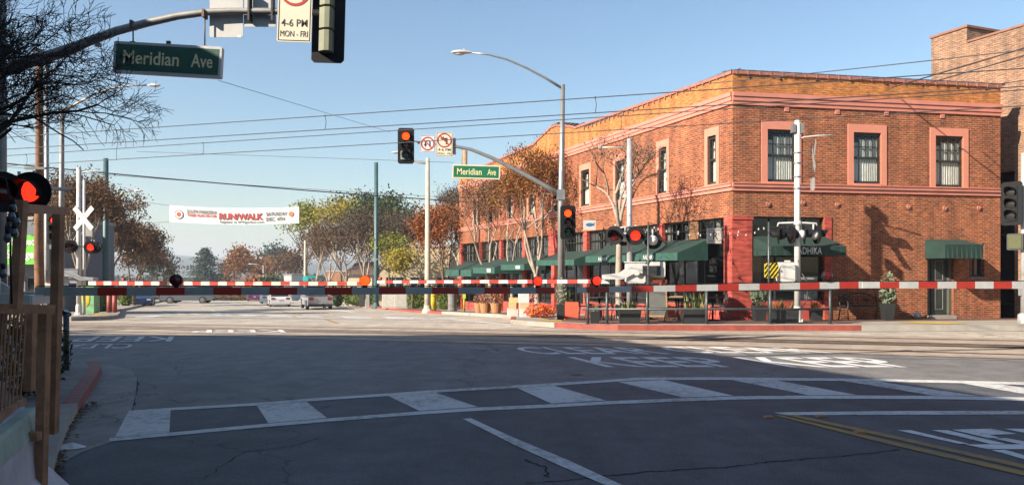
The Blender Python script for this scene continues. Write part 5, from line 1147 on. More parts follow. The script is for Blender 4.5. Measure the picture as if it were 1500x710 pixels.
spans = [((xb, D+.1, zp), (wl2.x, wl2.y, wl2.z)), ((xa, D+.1, zp), (wl2.x, wl2.y, wl2.z)), ((xa, D+.1, zp-.1), (wl.x, wl.y, wl.z)), ((xb, D+.1, zp-.05), (xa, D+.1, zp-.05))]
for a, b_ in spans:
    a, b_ = Vector(a), Vector(b_); pt = lambda t: a+(b_-a)*t-Vector((0, 0, .55*4*.35*t*(1-t)))
    mb = MB(); mb.tube([pt(i/12) for i in range(13)], .006, 4); mb.build('cable', blk, rt); mb = MB(); n = max(4, int((b_-a).length/.55))
    for i in range(n):
        q = pt((i+.5)/n); mb = MB(); mb.lathe((q.x, q.y, q.z-.15), [(.005, 0), (.02, .015), (.026, .035), (.017, .06), (.012, .08)], 8); mb.build('bulb', pb, rt)
# ------------------------------------------------------------------ plants and pots
potm = mat('charcoal planter', (.025, .027, .028), .55, var=.2, scale=4); terr = mat('terracotta pot', (.50, .24, .10), .8, var=.2); 
def foliage(mb, c, r, n, s, up=0, seed=1, shell=.5):
    rnd = random.Random(seed)
    for _ in range(n):
        while True:
            p = Vector((rnd.uniform(-1, 1), rnd.uniform(-1, 1), rnd.uniform(-1, 1)))
            if shell**2 < p.length_squared < 1: break
        p = Vector((c[0]+p.x*r[0], c[1]+p.y*r[1], c[2]+p.z*r[2])); d = Vector((rnd.gauss(0, 1), rnd.gauss(0, 1), rnd.gauss(0, 1)+up)).normalized(); e = d.orthogonal().normalized(); e = (e*cos(rnd.random()*6)+d.cross(e)*sin(rnd.random()*6)); q = s*rnd.uniform(.6, 1.3)
        mb.quad(p-d*q, p+e*q*.4, p+d*q, p-e*q*.4)
    return mb
def pot(px, ytop, ybase, D, w_, d_, h_, label, m=potm, taper=.8, plant=None, rnd_=False, z=None):
    x = XZ(px, 0, D)[0]; z0 = gz(D)+.156 if z is None else z; rt = thing('potted_plant', label, 'planter', (x, D, z0))
    mb = MB(FR(x, D, z0)); a, b_ = w_/2, d_/2; k = taper
    if rnd_: mb.lathe((0, 0, 0), [(a*k, 0), (a, h_*.92), (a*1.07, h_*.92), (a*1.07, h_), (a*.9, h_), (a*.88, h_*.9), (.01, h_*.9)], 16)
    else:
        v = []
        for s_, zz in ((k, 0), (1, h_), (.88, h_), (.86, h_-.06)): v += [(-a*s_, -b_*s_, zz), (a*s_, -b_*s_, zz), (a*s_, b_*s_, zz), (-a*s_, b_*s_, zz)]
        mb.add(v, [(3, 2, 1, 0)]+[(4*j+i, 4*j+(i+1) % 4, 4*j+4+(i+1) % 4, 4*j+4+i) for j in range(3) for i in range(4)]+[(12, 13, 14, 15)])
    mb.build('pot', m, rt)
    if plant: plant(rt, FR(x, D, z0+h_-.04))
    return rt
lf_sn = leafmat('snake plant leaf', [(.30, .33, .12), (.14, .20, .07), (.42, .42, .20)]); lf_g = leafmat('grey green leaf', [(.16, .22, .13), (.26, .30, .20), (.08, .13, .07)])
lf_or = leafmat('orange green leaf', [(.30, .14, .03), (.16, .2, .05), (.4, .25, .06)]); lf_p = leafmat('pale shrub leaf', [(.42, .42, .34), (.3, .33, .24), (.22, .26, .18)])
def snake(n, w_, h, seed, m=lf_sn, wid=.03):
    def f_(rt, fr):
        r_ = random.Random(seed); mb = MB(fr)
        for _ in range(n):
            x, y = r_.uniform(-w_, w_), r_.uniform(-.12, .12); a = r_.uniform(-.25, .25); hh = h*r_.uniform(.5, 1.1); t = r_.random()*3; w2 = wid*r_.uniform(.8, 1.2)
            for k in range(3):
                z0_, z1_ = hh*k/3, hh*(k+1)/3; wa, wb = w2*(1-.1*k), w2*(1-.1*(k+1)) if k < 2 else .003
                mb.quad((x+a*z0_-wa*cos(t), y-wa*sin(t), z0_), (x+a*z0_+wa*cos(t), y+wa*sin(t), z0_), (x+a*z1_+wb*cos(t), y+wb*sin(t), z1_), (x+a*z1_-wb*cos(t), y-wb*sin(t), z1_))
        mb.build('leaves', m, rt)
    return f_
def bush(r, zc, n, s, m, seed=1, stem=True, up=.3):
    def f_(rt, fr):
        if stem: mb = MB(fr); mb.tube([(0, 0, 0), (.02, 0, zc)], .015, 6); mb.build('stem', mat('brown stem', (.12, .08, .05), .9), rt)
        mb = MB(fr); foliage(mb, (0, 0, zc), r, n, s, up, seed, .2); mb.build('leaves', m, rt)
    return f_
pot(871, 455, 474, 22.7, .30, .3, .36, 'small charcoal tapered pot left of the large square planter at the railing', plant=snake(14, .1, .22, 3, lf_g, .02))
pot(922, 457, 476, 22.6, .66, .45, .40, 'large charcoal planter with low yellow green plants below the gate machine', taper=.82, plant=snake(30, .26, .28, 5))
pot(1017, 456, 477, 22.6, .72, .4, .43, 'long charcoal planter with tall snake plants behind the railing', taper=.95, plant=snake(34, .3, .55, 6))
pot(1112, 448, 470, 24.2, .42, .42, .5, 'charcoal pot with a round grey green shrub at the red corner pier', taper=.75, plant=bush((.3, .28, .36), .42, 800, .05, lf_g, 7))
pot(1147, 457, 477, 22.75, .82, .42, .42, 'wide black planter with small white flowers in front of the shop window', taper=.97, plant=snake(40, .36, .3, 8, lf_or, .02))
pot(1195, 453, 470, 24.6, .36, .3, .38, 'small charcoal box with orange grass under the shop window', taper=.9, plant=snake(40, .12, .3, 9, lf_or, .012))
pot(1300, 445, 469, 24.9, .38, .36, .56, 'tall dark pot with a big leaved rubber shrub on the brick wall side', taper=.72, plant=bush((.26, .25, .55), .5, 200, .12, lf_g, 10, up=1))
pot(822, 440, 462, 25.6, .34, .34, .52, 'tall slim charcoal pot with a pale leaved young shrub left of the orange table cover', taper=.8, plant=bush((.22, .2, .5), .45, 420, .05, lf_p, 12))
x = tR(1339); c = fR @ Vector((x, -.15, 0)); c.z = gz(c.y)+.29; mb = MB(); mb.ell(c, (.13, .13, .13), 16, 10); tag(center(mb.build('stone_ball', mat('pale stone ball', (.5, .48, .43), .8), None)), 'pale round stone ball on the ground against the brick wall', 'stone ball')
# chalkboard sandwich sign
D = 22.9; x = XZ(962, 0, D)[0]; z0 = gz(D)+.156; rt = thing('sandwich_board', 'wood framed chalkboard sandwich sign standing behind the railing', 'chalkboard', (x, D, z0))
tan_ = mat('light oak frame', (.42, .26, .12), .6)
for s in (-1, 1):
    f = Matrix.Translation((x, D, z0+1.02)) @ Matrix.Rotation(R(-12)*-s*-1 if s == 1 else R(-12), 4, 'X')
    f = Matrix.Translation((x, D, z0+1.02)) @ Matrix.Rotation(R(-13*1) if s < 0 else R(13), 4, 'X')
    mb = MB(f); 
    for a, b_, c_, d_ in ((-.3, -.26, -1.04, 0), (.26, .3, -1.04, 0), (-.26, .26, -.05, 0), (-.26, .26, -.85, -.80)): mb.box(a, b_, -.015, .015, c_, d_)
    o = mb.build('board_frame', tan_, rt); mb = MB(f); mb.box(-.26, .26, -.008, .008, -.80, -.05); mb.build('chalkboard', mat('slate grey board', (.13, .13, .12), .8, var=.25, scale=4), o)
# tables, chairs, orange covers
redc = mat('orange red table cover', (.62, .10, .045), .7, var=.12)
def chair(x, y, yaw, label, grp='black bistro chairs outside the restaurant'):
    z0 = gz(y)+.156; rt = thing('bistro_chair', label, 'chair', (x, y, z0), yaw, grp); f = FR(x, y, z0, yaw)
    m = MB(f); m.box(-.2, .2, -.2, .2, .44, .465, bev=.01); m.build('seat', dkm, rt)
    for a in (-1, 1):
        for b_ in (-1, 1): m = MB(f); m.tube([(a*.22, b_*.22, 0), (a*.17, b_*.17, .44)], .013, 6); m.build('leg', dkm, rt)
    m = MB(f); m.tube([(-.18, .18, .44), (-.19, .24, .85), (-.12, .26, .92), (.12, .26, .92), (.19, .24, .85), (.18, .18, .44)], .013, 6)
    for k in (-.09, 0, .09): m.tube([(k, .2, .46), (k, .26, .9)], .01, 5)
    m.box(-.18, .18, .235, .25, .72, .84); m.build('backrest', dkm, rt); return rt
proto = None
cl = [(1000, 25.1, 90, 'black chair behind the tall snake plants, nearest the red pier'), (985, 24.3, 70, 'black chair right of the sandwich sign'), (1052, 24.4, -80, 'black chair right of the long snake plant planter'), (905, 24.6, 80, 'black chair directly behind the large square planter'), (888, 25.3, -70, 'black chair between two tables, left of the gate mast'), (868, 25.1, 95, 'black chair right of the orange covered table'), (857, 26.2, 80, 'black chair at the left end of the outdoor seating'), (938, 25.4, -90, 'black chair right behind the gate mast'), (968, 25.9, 100, 'black chair behind the sandwich sign')]
for i, (px, D, yw, lb) in enumerate(cl):
    if proto is None: proto = chair(XZ(px, 0, D)[0], D, yw, lb)
    else: dup(proto, (XZ(px, 0, D)[0], D, gz(D)+.156), yw, label=lb)
tp = None
for i, (px, D, lb) in enumerate([(994, 24.9, 'black cafe table behind the snake plants with the tan tray'), (1044, 24.8, 'black cafe table close to the red corner pier'), (915, 25.1, 'black cafe table behind the large square planter'), (878, 25.7, 'black cafe table left of the white gate mast'), (953, 25.7, 'black cafe table behind the gate machine')]):
    x = XZ(px, 0, D)[0]; z0 = gz(D)+.156
    if tp is None:
        tp = thing('cafe_table', lb, 'table', (x, D, z0), 0, 'black cafe tables outside the restaurant'); m = MB(FR(x, D, z0)); m.box(-.33, .33, -.33, .33, .73, .76, bev=.005); m.build('tabletop', dkm, tp); m = MB(FR(x, D, z0)); m.tube([(0, 0, .03), (0, 0, .73)], .035, 8); m.build('pedestal', dkm, tp); m = MB(FR(x, D, z0)); m.box(-.22, .22, -.03, .03, 0, .03); m.box(-.03, .03, -.22, -.03, 0, .03); m.box(-.03, .03, .03, .22, 0, .03); m.build('foot', dkm, tp)
    else: dup(tp, (x, D, z0), 10*i, label=lb)
for i, (px, D, wd, hh, lb) in enumerate([(837.5, 25.4, .46, .55, 'orange red covered panel right of the slim charcoal pot'), (870, 26.6, .6, .5, 'orange red panel behind the outdoor chairs left of the gate mast'), (983, 26.4, .5, .5, 'orange red panel under the tables right of the sandwich sign')]):
    x = XZ(px, 0, D)[0]; z0 = gz(D)+.156; m = MB(FR(x, D, z0, -8)); m.box(-wd/2, wd/2, -.02, .02, .05, .05+hh); 
    for a in (-1, 1): m.box(a*wd/2-.02, a*wd/2+.02, -.15, .15, 0, .05)
    tag(center(m.build('seating_screen', redc)), lb, 'screen', 'orange red screens at the outdoor seating')
x = XZ(990, 0, 24.9)[0]; m = MB(FR(x, 24.9, gz(24.9)+.156+.76)); m.box(-.2, .2, -.12, .12, 0, .02); m.box(-.2, .2, -.13, -.12, 0, .05); tag(center(m.build('tray', tan_)), 'light wooden tray lying on a black cafe table', 'tray')
# bench
bc = fR @ Vector((tR(1246), -.65, 0)); z0 = gz(bc.y)+.156; rt = thing('garden_bench', 'black cast iron bench with lacework back against the brick wall', 'bench', (bc.x, bc.y, z0), yawR); f = FR(bc.x, bc.y, z0, yawR)
iron = mat('black cast iron', (.02, .018, .016), .5, .3)
m = MB(f)
for k in range(5): m.box(-.7, .7, -.2+.09*k, -.14+.09*k, .40, .42)
m.build('seat', iron, rt); m = MB(f); pts = [(-.7+1.4*k/16, .24+.06, .5+.38*sin(pi*(.18+.64*k/16))+.02) for k in range(17)]; m.tube(pts, .022, 6); m.tube([(-.7, .24, .46), (.7, .24, .46)], .018, 6); random.seed(1)
for k in range(70):
    x = random.uniform(-.66, .66); z = random.uniform(.48, .48+.36*sin(pi*(.18+.64*(x+.7)/1.4))); a = random.random()*3; r = random.uniform(.04, .09)
    m.tube([(x+r*cos(a+q), .27, z+r*.7*sin(a+q)) for q in (0, .8, 1.6, 2.4, 3.2)], .009, 4)
m.build('backrest', iron, rt)
for s in (-1, 1): m = MB(f); m.tube([(s*.7, -.24, 0), (s*.7, -.2, .3), (s*.7, -.22, .62), (s*.7, 0, .66), (s*.7, .26, .6)], .02, 6); m.tube([(s*.7, .3, 0), (s*.7, .2, .4), (s*.7, .3, .86)], .02, 6); m.build('leg', iron, rt)
# far pots, boxes, pumpkins and street kit along the side pavement
flw = leafmat('mixed flower petals', [(.45, .05, .05), (.6, .35, .03), (.30, .12, .35), (.12, .2, .05), (.7, .12, .05)]); flo = leafmat('orange red blooms', [(.75, .10, .03), (.8, .22, .04), (.7, .05, .03), (.85, .4, .08)])
for px, D, w_, lb in ((702, 40.5, .55, 'terracotta pot of mixed flowers, leftmost of three at the red shop front'), (711, 39.5, .62, 'wide terracotta pot with yellow and purple flowers, middle of three'), (727, 38.2, .6, 'terracotta pot with purple flowers right of the bare tree trunk')):
    pot(px, 0, 0, D, w_, w_, .5, lb, m=terr, rnd_=True, taper=.75, plant=bush((.35, .3, .3), .25, 260, .07, flw, px, stem=False))
def wpt(px, py, D): x, z = XZ(px, py, D); return x, z
boxc = [(751, 460, 30.5, .42, .32, (.66, .62, .55), 'white bakery box at the bottom of the left stack by the flowers'), (751, 449, 30.5, .32, .24, (.55, .40, .2), 'tan carton in the middle of the left stack'), (752.5, 441.5, 30.5, .36, .2, (.62, .45, .2), 'yellow tan carton on top of the left stack'),
        (768.5, 460, 29.8, .38, .34, (.72, .70, .66), 'white carton at the bottom of the right stack by the red flowers'), (768, 448.5, 29.8, .38, .22, (.68, .50, .30), 'tan carton in the middle of the right stack'), (767, 440, 29.8, .4, .42, (.75, .73, .70), 'tall white carton on top of the right stack')]
zst = {}
for px, py, D, w_, h_, c_, lb in boxc:
    x = XZ(px, 0, D)[0]; k = 0 if px < 760 else 1; z0 = zst.get(k, gz(D)+.15); zst[k] = z0+h_+.002
    m = MB(FR(x, D, z0, 4*(-1)**int(py))); m.box(-w_/2, w_/2, -.16, .16, 0, h_-.03); m.box(-w_/2-.005, w_/2+.005, -.165, .165, h_-.03, h_); tag(m.build('carton', mat('carton %02d%02d' % (int(c_[0]*99), int(c_[2]*99)), c_, .8, var=.1)), lb, 'box', 'cartons stacked on the pavement')
mb = MB(); foliage(mb, (XZ(791, 0, 29)[0], 29, gz(29)+.38), (.62, .4, .3), 700, .07, .5, 21, .1); fb = center(mb.build('flower_heap', flo)); tag(fb, 'low heap of orange and red blooms on the pavement by the white cartons', 'flowers')
mb = MB(); foliage(mb, (XZ(775, 0, 31)[0], 31, gz(31)+.95), (.35, .3, .3), 260, .07, .3, 22, .1); tag(center(mb.build('flower_bunch', leafmat('pink blooms', [(.7, .25, .3), (.8, .6, .6), (.6, .1, .12), (.7, .4, .1)]))), 'pink and white flower bunches standing behind the cartons', 'flowers')
x = XZ(662.5, 0, 47)[0]; m = MB(); m.lathe((x, 47, gz(47)+.15), [(.3, 0), (.3, .1), (.27, .12), (.27, .95), (.3, .97), (.3, 1.1), (.2, 1.16), (.01, 1.17)], 16); tag(center(m.build('litter_bin', mat('ribbed grey bin', (.22, .21, .20), .7))), 'round grey litter bin beside the yellow bollard', 'litter bin')
x = XZ(635, 0, 49)[0]; m = MB(); m.lathe((x, 49, gz(49)+.15), [(.2, 0), (.2, .95), (.24, .96), (.24, 1.06), (.12, 1.1)], 14); o = center(m.build('bollard', mat('yellow bollard paint', (.65, .50, .02), .6))); tag(o, 'short yellow cylinder with dark cap beside the hedge', 'bollard')
for px, w_, D, lb in ((571, 1.1, 58, 'cream utility cabinet, left one of two right of the teal pole'), (588, 1.0, 57, 'cream utility cabinet, right one of two near the hedge')):
    x = XZ(px, 0, D)[0]; rt = thing('utility_cabinet', lb, 'cabinet', (x, D, gz(D)+.15)); m = MB(FR(x, D, gz(D)+.15)); m.box(-w_/2, w_/2, -.3, .4, 0, 1.5); m.box(-w_/2-.04, w_/2+.04, -.34, .44, 1.5, 1.56); m.build('cabinet_body', mat('cream cabinet', (.60, .55, .45), .6), rt)
    m = MB(FR(x, D, gz(D)+.15)); m.box(-w_/2+.06, w_/2-.06, -.325, -.302, .1, 1.42); m.build('cabinet_door', mat('grey cabinet door', (.45, .44, .40), .6), rt)
x = XZ(533, 0, 62)[0]; m = MB(FR(x, 62, gz(62)+.15)); m.box(-.35, .05, -.2, .2, 0, 1.25); m.box(-.38, .08, -.23, .23, 1.25, 1.3); tag(center(m.build('news_box', dkm)), 'black box standing by the kerb left of the teal pole', 'news box')
m = MB(FR(XZ(539, 0, 62)[0], 62, gz(62)+.15)); m.box(-.14, .14, -.15, .15, 0, 1.1); tag(center(m.build('news_box', mat('grey news box', (.3, .3, .3), .6))), 'narrow grey box right beside the black box', 'news box')
x = XZ(680, 0, 42)[0]; m = MB(); m.tube([(x, 42, gz(42)+.15), (x, 42, gz(42)+1.35)], .05, 8); m.box(x-.09, x+.09, 41.93, 42.07, gz(42)+.9, gz(42)+1.25); tag(center(m.build('marker_post', mat('lime yellow post', (.45, .55, .05), .5))), 'thin lime yellow marker post at the side pavement', 'post')
m = MB(); foliage(m, (XZ(762, 0, 36)[0], 36, gz(36)+.2), (.01, .01, .01), 1, .01); 
# far left street things
x = XZ(131, 0, 35.6)[0]; z0 = gz(35.6)+.15
rt = thing('news_box', 'green and yellow painted box by the foot of the left crossing gate', 'news box', (x, 35.6, z0)); m = MB(FR(x, 35.6, z0)); m.box(-.3, .35, -.25, .25, .05, 1.35, bev=.04); m.build('box_body', mat('white green box', (.20, .45, .22), .5), rt); m = MB(FR(x, 35.6, z0)); m.ell((-.02, -.26, .75), (.2, .02, .4), 12, 8); m.build('yellow_patch', mat('yellow patch', (.65, .55, .04), .5), rt)
for px in (160, 168): x = XZ(px, 0, 40)[0]; m = MB(); m.tube([(x, 40, gz(40)+.15), (x, 40, gz(40)+1.1)], .12, 10); tag(center(m.build('bollard', redk)), 'red painted bollard on the far left pavement, '+('left' if px == 160 else 'right')+' one', 'bollard', 'red bollards')
x = XZ(70, 0, 21)[0]; z0 = gz(21)+.02; rt = thing('barricade', 'orange and white striped barrel seen under the near arm at left', 'traffic barrel', (x, 21, z0))
for i in range(5): m = MB(); m.lathe((x, 21, z0+.2*i), [(.27-.02*i, 0), (.26-.02*i, .2)], 16); m.build('band', mat('orange band', (.75, .22, .02), .5) if i % 2 == 0 else whr, rt)
random.seed(30)
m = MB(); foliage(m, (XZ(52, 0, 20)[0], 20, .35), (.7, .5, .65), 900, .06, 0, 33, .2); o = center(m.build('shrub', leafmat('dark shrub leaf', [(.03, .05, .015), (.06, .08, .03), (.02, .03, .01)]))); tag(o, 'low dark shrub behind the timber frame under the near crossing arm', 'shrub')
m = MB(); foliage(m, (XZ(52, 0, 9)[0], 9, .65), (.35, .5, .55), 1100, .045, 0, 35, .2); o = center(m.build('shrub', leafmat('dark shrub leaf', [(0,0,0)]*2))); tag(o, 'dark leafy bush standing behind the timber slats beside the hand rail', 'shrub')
# ------------------------------------------------------------------ banner across the street
D = 60; rt = thing('street_banner', 'long white race banner with red RUN/WALK lettering hung across the street', 'banner', P3(343, 318, D))
def sag(x): t = (x-XZ(248, 0, D)[0])/(XZ(438, 0, D)[0]-XZ(248, 0, D)[0]); return (-.17*(4*t*(1-t)) - .12*t + .0*(1-t))
xa, xb = XZ(248, 0, D)[0], XZ(438, 0, D)[0]; zt_ = XZ(0, 300.5, D)[1]; zb_ = XZ(0, 324.5, D)[1]; N = 40
def W(p): x, y, z = p; return (x, y+.02*sin(x*1.3), z+sag(x))
mb = MB()
for i in range(N):
    a, b_ = xa+(xb-xa)*i/N, xa+(xb-xa)*(i+1)/N; s = lambda x: .1 if 0 else 0
    mb.add([W((a, D, zb_)), W((b_, D, zb_)), W((b_, D, zt_)), W((a, D, zt_)), W((a, D+.02, zb_)), W((b_, D+.02, zb_)), W((b_, D+.02, zt_)), W((a, D+.02, zt_))], [(0, 1, 2, 3), (7, 6, 5, 4), (3, 2, 6, 7), (0, 4, 5, 1)], False)
mb.build('banner_cloth', mat('white banner vinyl', (.82, .82, .80), .6, var=.04), rt)
px = lambda p: XZ(p, 0, D)[0]; pz = lambda p: XZ(0, p, D)[1]
bred = mat('banner red', (.55, .035, .02), .6, var=0); bgry = mat('banner grey', (.16, .15, .15), .6, var=0)
def bt(s_, a, b_, ya, yb, m, bold=.0, y=-.04):
    mb = MB(); text(mb, s_, px(a), px(b_), pz(yb), pz(ya), D+y, bold, W); mb.build('banner_lettering', m, rt)
bt('RUN/WALK', 321.5, 386, 308.5, 318, bgry, .05, -.035); bt('RUN/WALK', 321, 385.5, 308, 317.3, bred, .03, -.045)
bt('SOUTH PASADENA', 274, 318, 305, 310, bgry, .03); bt('TIGER RUN 5K/10K', 274, 318, 310.8, 315, bred, .035)
bt('Register at SPTigerRun.com', 322, 387, 319.2, 323.4, bgry, .03); bt('SATURDAY', 390, 421, 307, 312.3, bgry, .03); bt('DEC. 4TH', 390, 417, 314.5, 319.8, bgry, .03)
mb = MB(); c = (px(262.5), D-.04, pz(313)); f = lambda r, y: [W((c[0]+r*cos(2*pi*i/20), D+y, c[2]+r*sin(2*pi*i/20))) for i in range(20)]
mb.add(f(.36, -.04), [tuple(range(20))]); mb.build('banner_emblem', bgry, rt); mb = MB(); mb.add(f(.29, -.05), [tuple(range(20))]); mb.build('banner_emblem', mat('white banner vinyl', (.8,.8,.8)), rt); mb = MB(); mb.add(f(.19, -.06), [tuple(range(20))]); mb.build('banner_emblem', mat('banner orange red', (.6, .09, .05), .6), rt)
c = (px(426.5), D-.04, pz(310.5)); mb = MB(); mb.add(f(.2, -.05), [tuple(range(20))]); mb.build('banner_emblem', mat('banner orange', (.7, .22, .08), .6), rt)
for a, b_ in (((248, 301), (180, 291)), ((248, 325), (205, 327)), ((438, 303.5), (556, 287)), ((438, 327), (530, 333))): mb = MB(); mb.tube([P3(*a, D), P3(*b_, D-1)], .012, 4); mb.build('banner_rope', wire, rt)

# ------------------------------------------------------------------ vehicles
tyre = mat('tyre rubber', (.015, .015, .015), .8); rim = mat('wheel rim', (.35, .35, .35), .3, .8); trim = mat('bumper plastic', (.02, .02, .022), .6)
def car(name, label, x, y, yaw, paint, kind='sedan', cat='car', grp=None):
    L, W_, H = {'sedan': (4.6, 1.8, 1.42), 'pickup': (5.6, 1.95, 1.85)}[kind]; z0 = gz(y)+.005
    rt = thing(name, label, cat, (x, y, z0), yaw, grp); f = FR(x, y, z0, yaw)      # length along local x, front at +x
    body = [(-L/2, .35), (-L/2+.02, .75), (-L/2+.12, .95), (-L*.28, 1.0), (L*.22, .98), (L/2-.15, .8), (L/2, .6), (L/2, .32), (L/2-.1, .22), (-L/2+.1, .22)] if kind == 'sedan' else [(-L/2, .45), (-L/2, 1.1), (L*.24, 1.14), (L/2-.1, 1.02), (L/2, .85), (L/2, .42), (L/2-.1, .36), (-L/2+.1, .36)]
    cab = [(-L*.40, .97), (-L*.25, H-.04), (-L*.1, H), (L*.06, H-.02), (L*.24, .97)] if kind == 'sedan' else [(-L*.05, 1.12), (-L*.02, H-.03), (L*.1, H), (L*.14, H-.03), (L*.27, 1.12)]
    def shell(pts, w0, w1, m_): 
        n = len(pts); zm = max(p[1] for p in pts); zn = min(p[1] for p in pts); v = []
        for s in (-1, 1):
            for p in pts: t = (p[1]-zn)/(zm-zn+1e-6); v.append((p[0], s*(w0+(w1-w0)*t)/2, p[1]))
        mb = MB(f); mb.add(v, [tuple(range(n)), tuple(range(2*n-1, n-1, -1))]+[(i, i+n, (i+1) % n+n, (i+1) % n) for i in range(n)]); return mb
    o = shell(body, W_, W_*.95, paint).build('body', paint, rt)
    shell(cab, W_*.92, W_*.74, glassd).build('window_band', glassd, rt)
    k = shell([(cab[1][0]-.03, cab[1][1]-.01), (cab[1][0], cab[1][1]+.03), (cab[-2][0], cab[-2][1]+.03), (cab[-2][0]+.03, cab[-2][1]-.01)], W_*.76, W_*.74, paint)
    for s in (-1, 1):
        for q in (0, 1, 2): a = cab[1] if q == 0 else cab[-2] if q == 1 else ((cab[1][0]+cab[-2][0])/2, H); b_ = cab[0] if q == 0 else cab[-1] if q == 1 else ((cab[0][0]+cab[-1][0])/2, .98); k.tube([(a[0], s*W_*.375, a[1]), (b_[0], s*W_*.462, b_[1])], .03, 5)
    k.build('roof', paint, rt)
    if kind == 'pickup': mb = MB(f); mb.box(-L/2+.12, -L*.07, -W_*.42, W_*.42, 1.10, 1.12); mb.build('cargo_bed', trim, rt)
    r = .32 if kind == 'sedan' else .40
    for a in (-L*.31, L*.31):
        for s in (-1, 1):
            mb = MB(f); mb.tube([(a, s*(W_/2-.2), r), (a, s*(W_/2+.015), r)], r, 18); w_ = mb.build('wheel', tyre, rt); mb = MB(f); mb.disc((a, s*(W_/2+.02), r), r*.6, (0, s, 0), 14, dome=.02); mb.build('rim', rim, w_)
    for s in (-1, 1):
        mb = MB(f); mb.box(-L/2-.01, -L/2+.03, s*W_*.36-.16, s*W_*.36+.16, .72 if kind == 'sedan' else .8, .88 if kind == 'sedan' else 1.05); mb.build('tail_light', mat('red tail light', (.3, .01, .01), .3), rt)
        mb = MB(f); mb.box(L/2-.06, L/2+.012, s*W_*.36-.17, s*W_*.36+.17, .58, .72); mb.build('headlight', mat('headlight glass', (.7, .7, .72), .15), rt)
    for s in (-1, 1): mb = MB(f); mb.box(s*(L/2+.03)-.05, s*(L/2+.03)+.05, -W_*.46, W_*.46, .3, .5); mb.build('bumper', trim if kind == 'pickup' else paint, rt)
    mb = MB(f); mb.box(-L/2-.02, -L/2, -.16, .16, .6 if kind == 'sedan' else .5, .72 if kind == 'sedan' else .62); mb.build('number_plate', whr, rt)
    return rt
cp = lambda n, c: mat(n, c, .25, 0, var=.03, coat=.6)
st = 90+21.5
car('white_car', 'white sedan seen from behind, parked far along the right kerb', XZ(408, 0, 70)[0], 70, st, cp('white car paint', (.75, .75, .75)))
car('pickup_truck', 'silver pickup truck parked on the right behind the near crossing arm', XZ(463, 0, 61)[0], 61, st, cp('silver car paint', (.35, .36, .37)), 'pickup', 'pickup truck')
car('blue_car', 'dark blue sedan facing the camera on the far left of the street', XZ(210, 0, 72)[0], 72, st+180, cp('dark blue car paint', (.012, .03, .10)))
car('pickup_truck', 'black and white pickup truck crossing sideways in the middle distance', XZ(277, 0, 84)[0], 84, 6, cp('grey white car paint', (.10, .11, .12)), 'pickup', 'pickup truck')
car('dark_car', 'dark car just left of the crossing pickup truck', XZ(254, 0, 96)[0], 96, st+180, cp('black car paint', (.02, .02, .024)))
car('violet_car', 'small violet car partly seen left of the white sedan', XZ(372, 0, 105)[0], 105, st, cp('violet car paint', (.16, .05, .16)))
car('blue_car', 'light blue car parked directly in front of the white sedan', XZ(394, 0, 84)[0], 84, st, cp('pale blue car paint', (.22, .32, .42)))
car('grey_car', 'grey car parked at the left kerb behind the dark blue sedan', XZ(196, 0, 92)[0], 92, st, cp('grey car paint', (.2, .2, .21)))
# ------------------------------------------------------------------ trees
barkg = mat('pale smooth bark', (.40, .33, .26), .85, var=.35, scale=3); barkb = mat('brown bark', (.17, .12, .085), .9, var=.35, scale=3); twg = mat('grey brown twig', (.22, .15, .11), .9, var=.25, scale=1); twd = mat('silhouette twig', (.03, .022, .02), .9, var=0)  # twd is near black: the near tree's shaded silhouette is in its colour
lv = {'rust': leafmat('rust red leaf', [(.30, .07, .02), (.42, .13, .03), (.18, .05, .02), (.5, .2, .05), (.12, .06, .03)]),
      'orange': leafmat('orange brown leaf', [(.36, .14, .04), (.25, .09, .03), (.45, .22, .06), (.14, .08, .03)]),
      'brown': leafmat('withered brown leaf', [(.19, .095, .04), (.10, .055, .03), (.26, .13, .05), (.14, .10, .05)]),
      'dusk': leafmat('dull seed head', [(.15, .105, .065), (.09, .065, .045), (.20, .135, .08)]),
      'yg': leafmat('yellow green leaf', [(.34, .34, .04), (.22, .26, .04), (.45, .40, .05), (.10, .16, .03)]),
      'yellow': leafmat('yellow leaf', [(.55, .42, .05), (.42, .34, .05), (.30, .28, .05)]),
      'green': leafmat('dark green leaf', [(.05, .08, .025), (.09, .12, .03), (.03, .05, .02)]),
      'conifer': leafmat('blue green needles', [(.05, .085, .055), (.085, .125, .075), (.03, .055, .04)]),
      'hedge': leafmat('light hedge leaf', [(.16, .21, .04), (.25, .30, .06), (.09, .13, .03)]),
      'bare': leafmat('last dry leaf', [(.16, .10, .07), (.26, .17, .10)])}
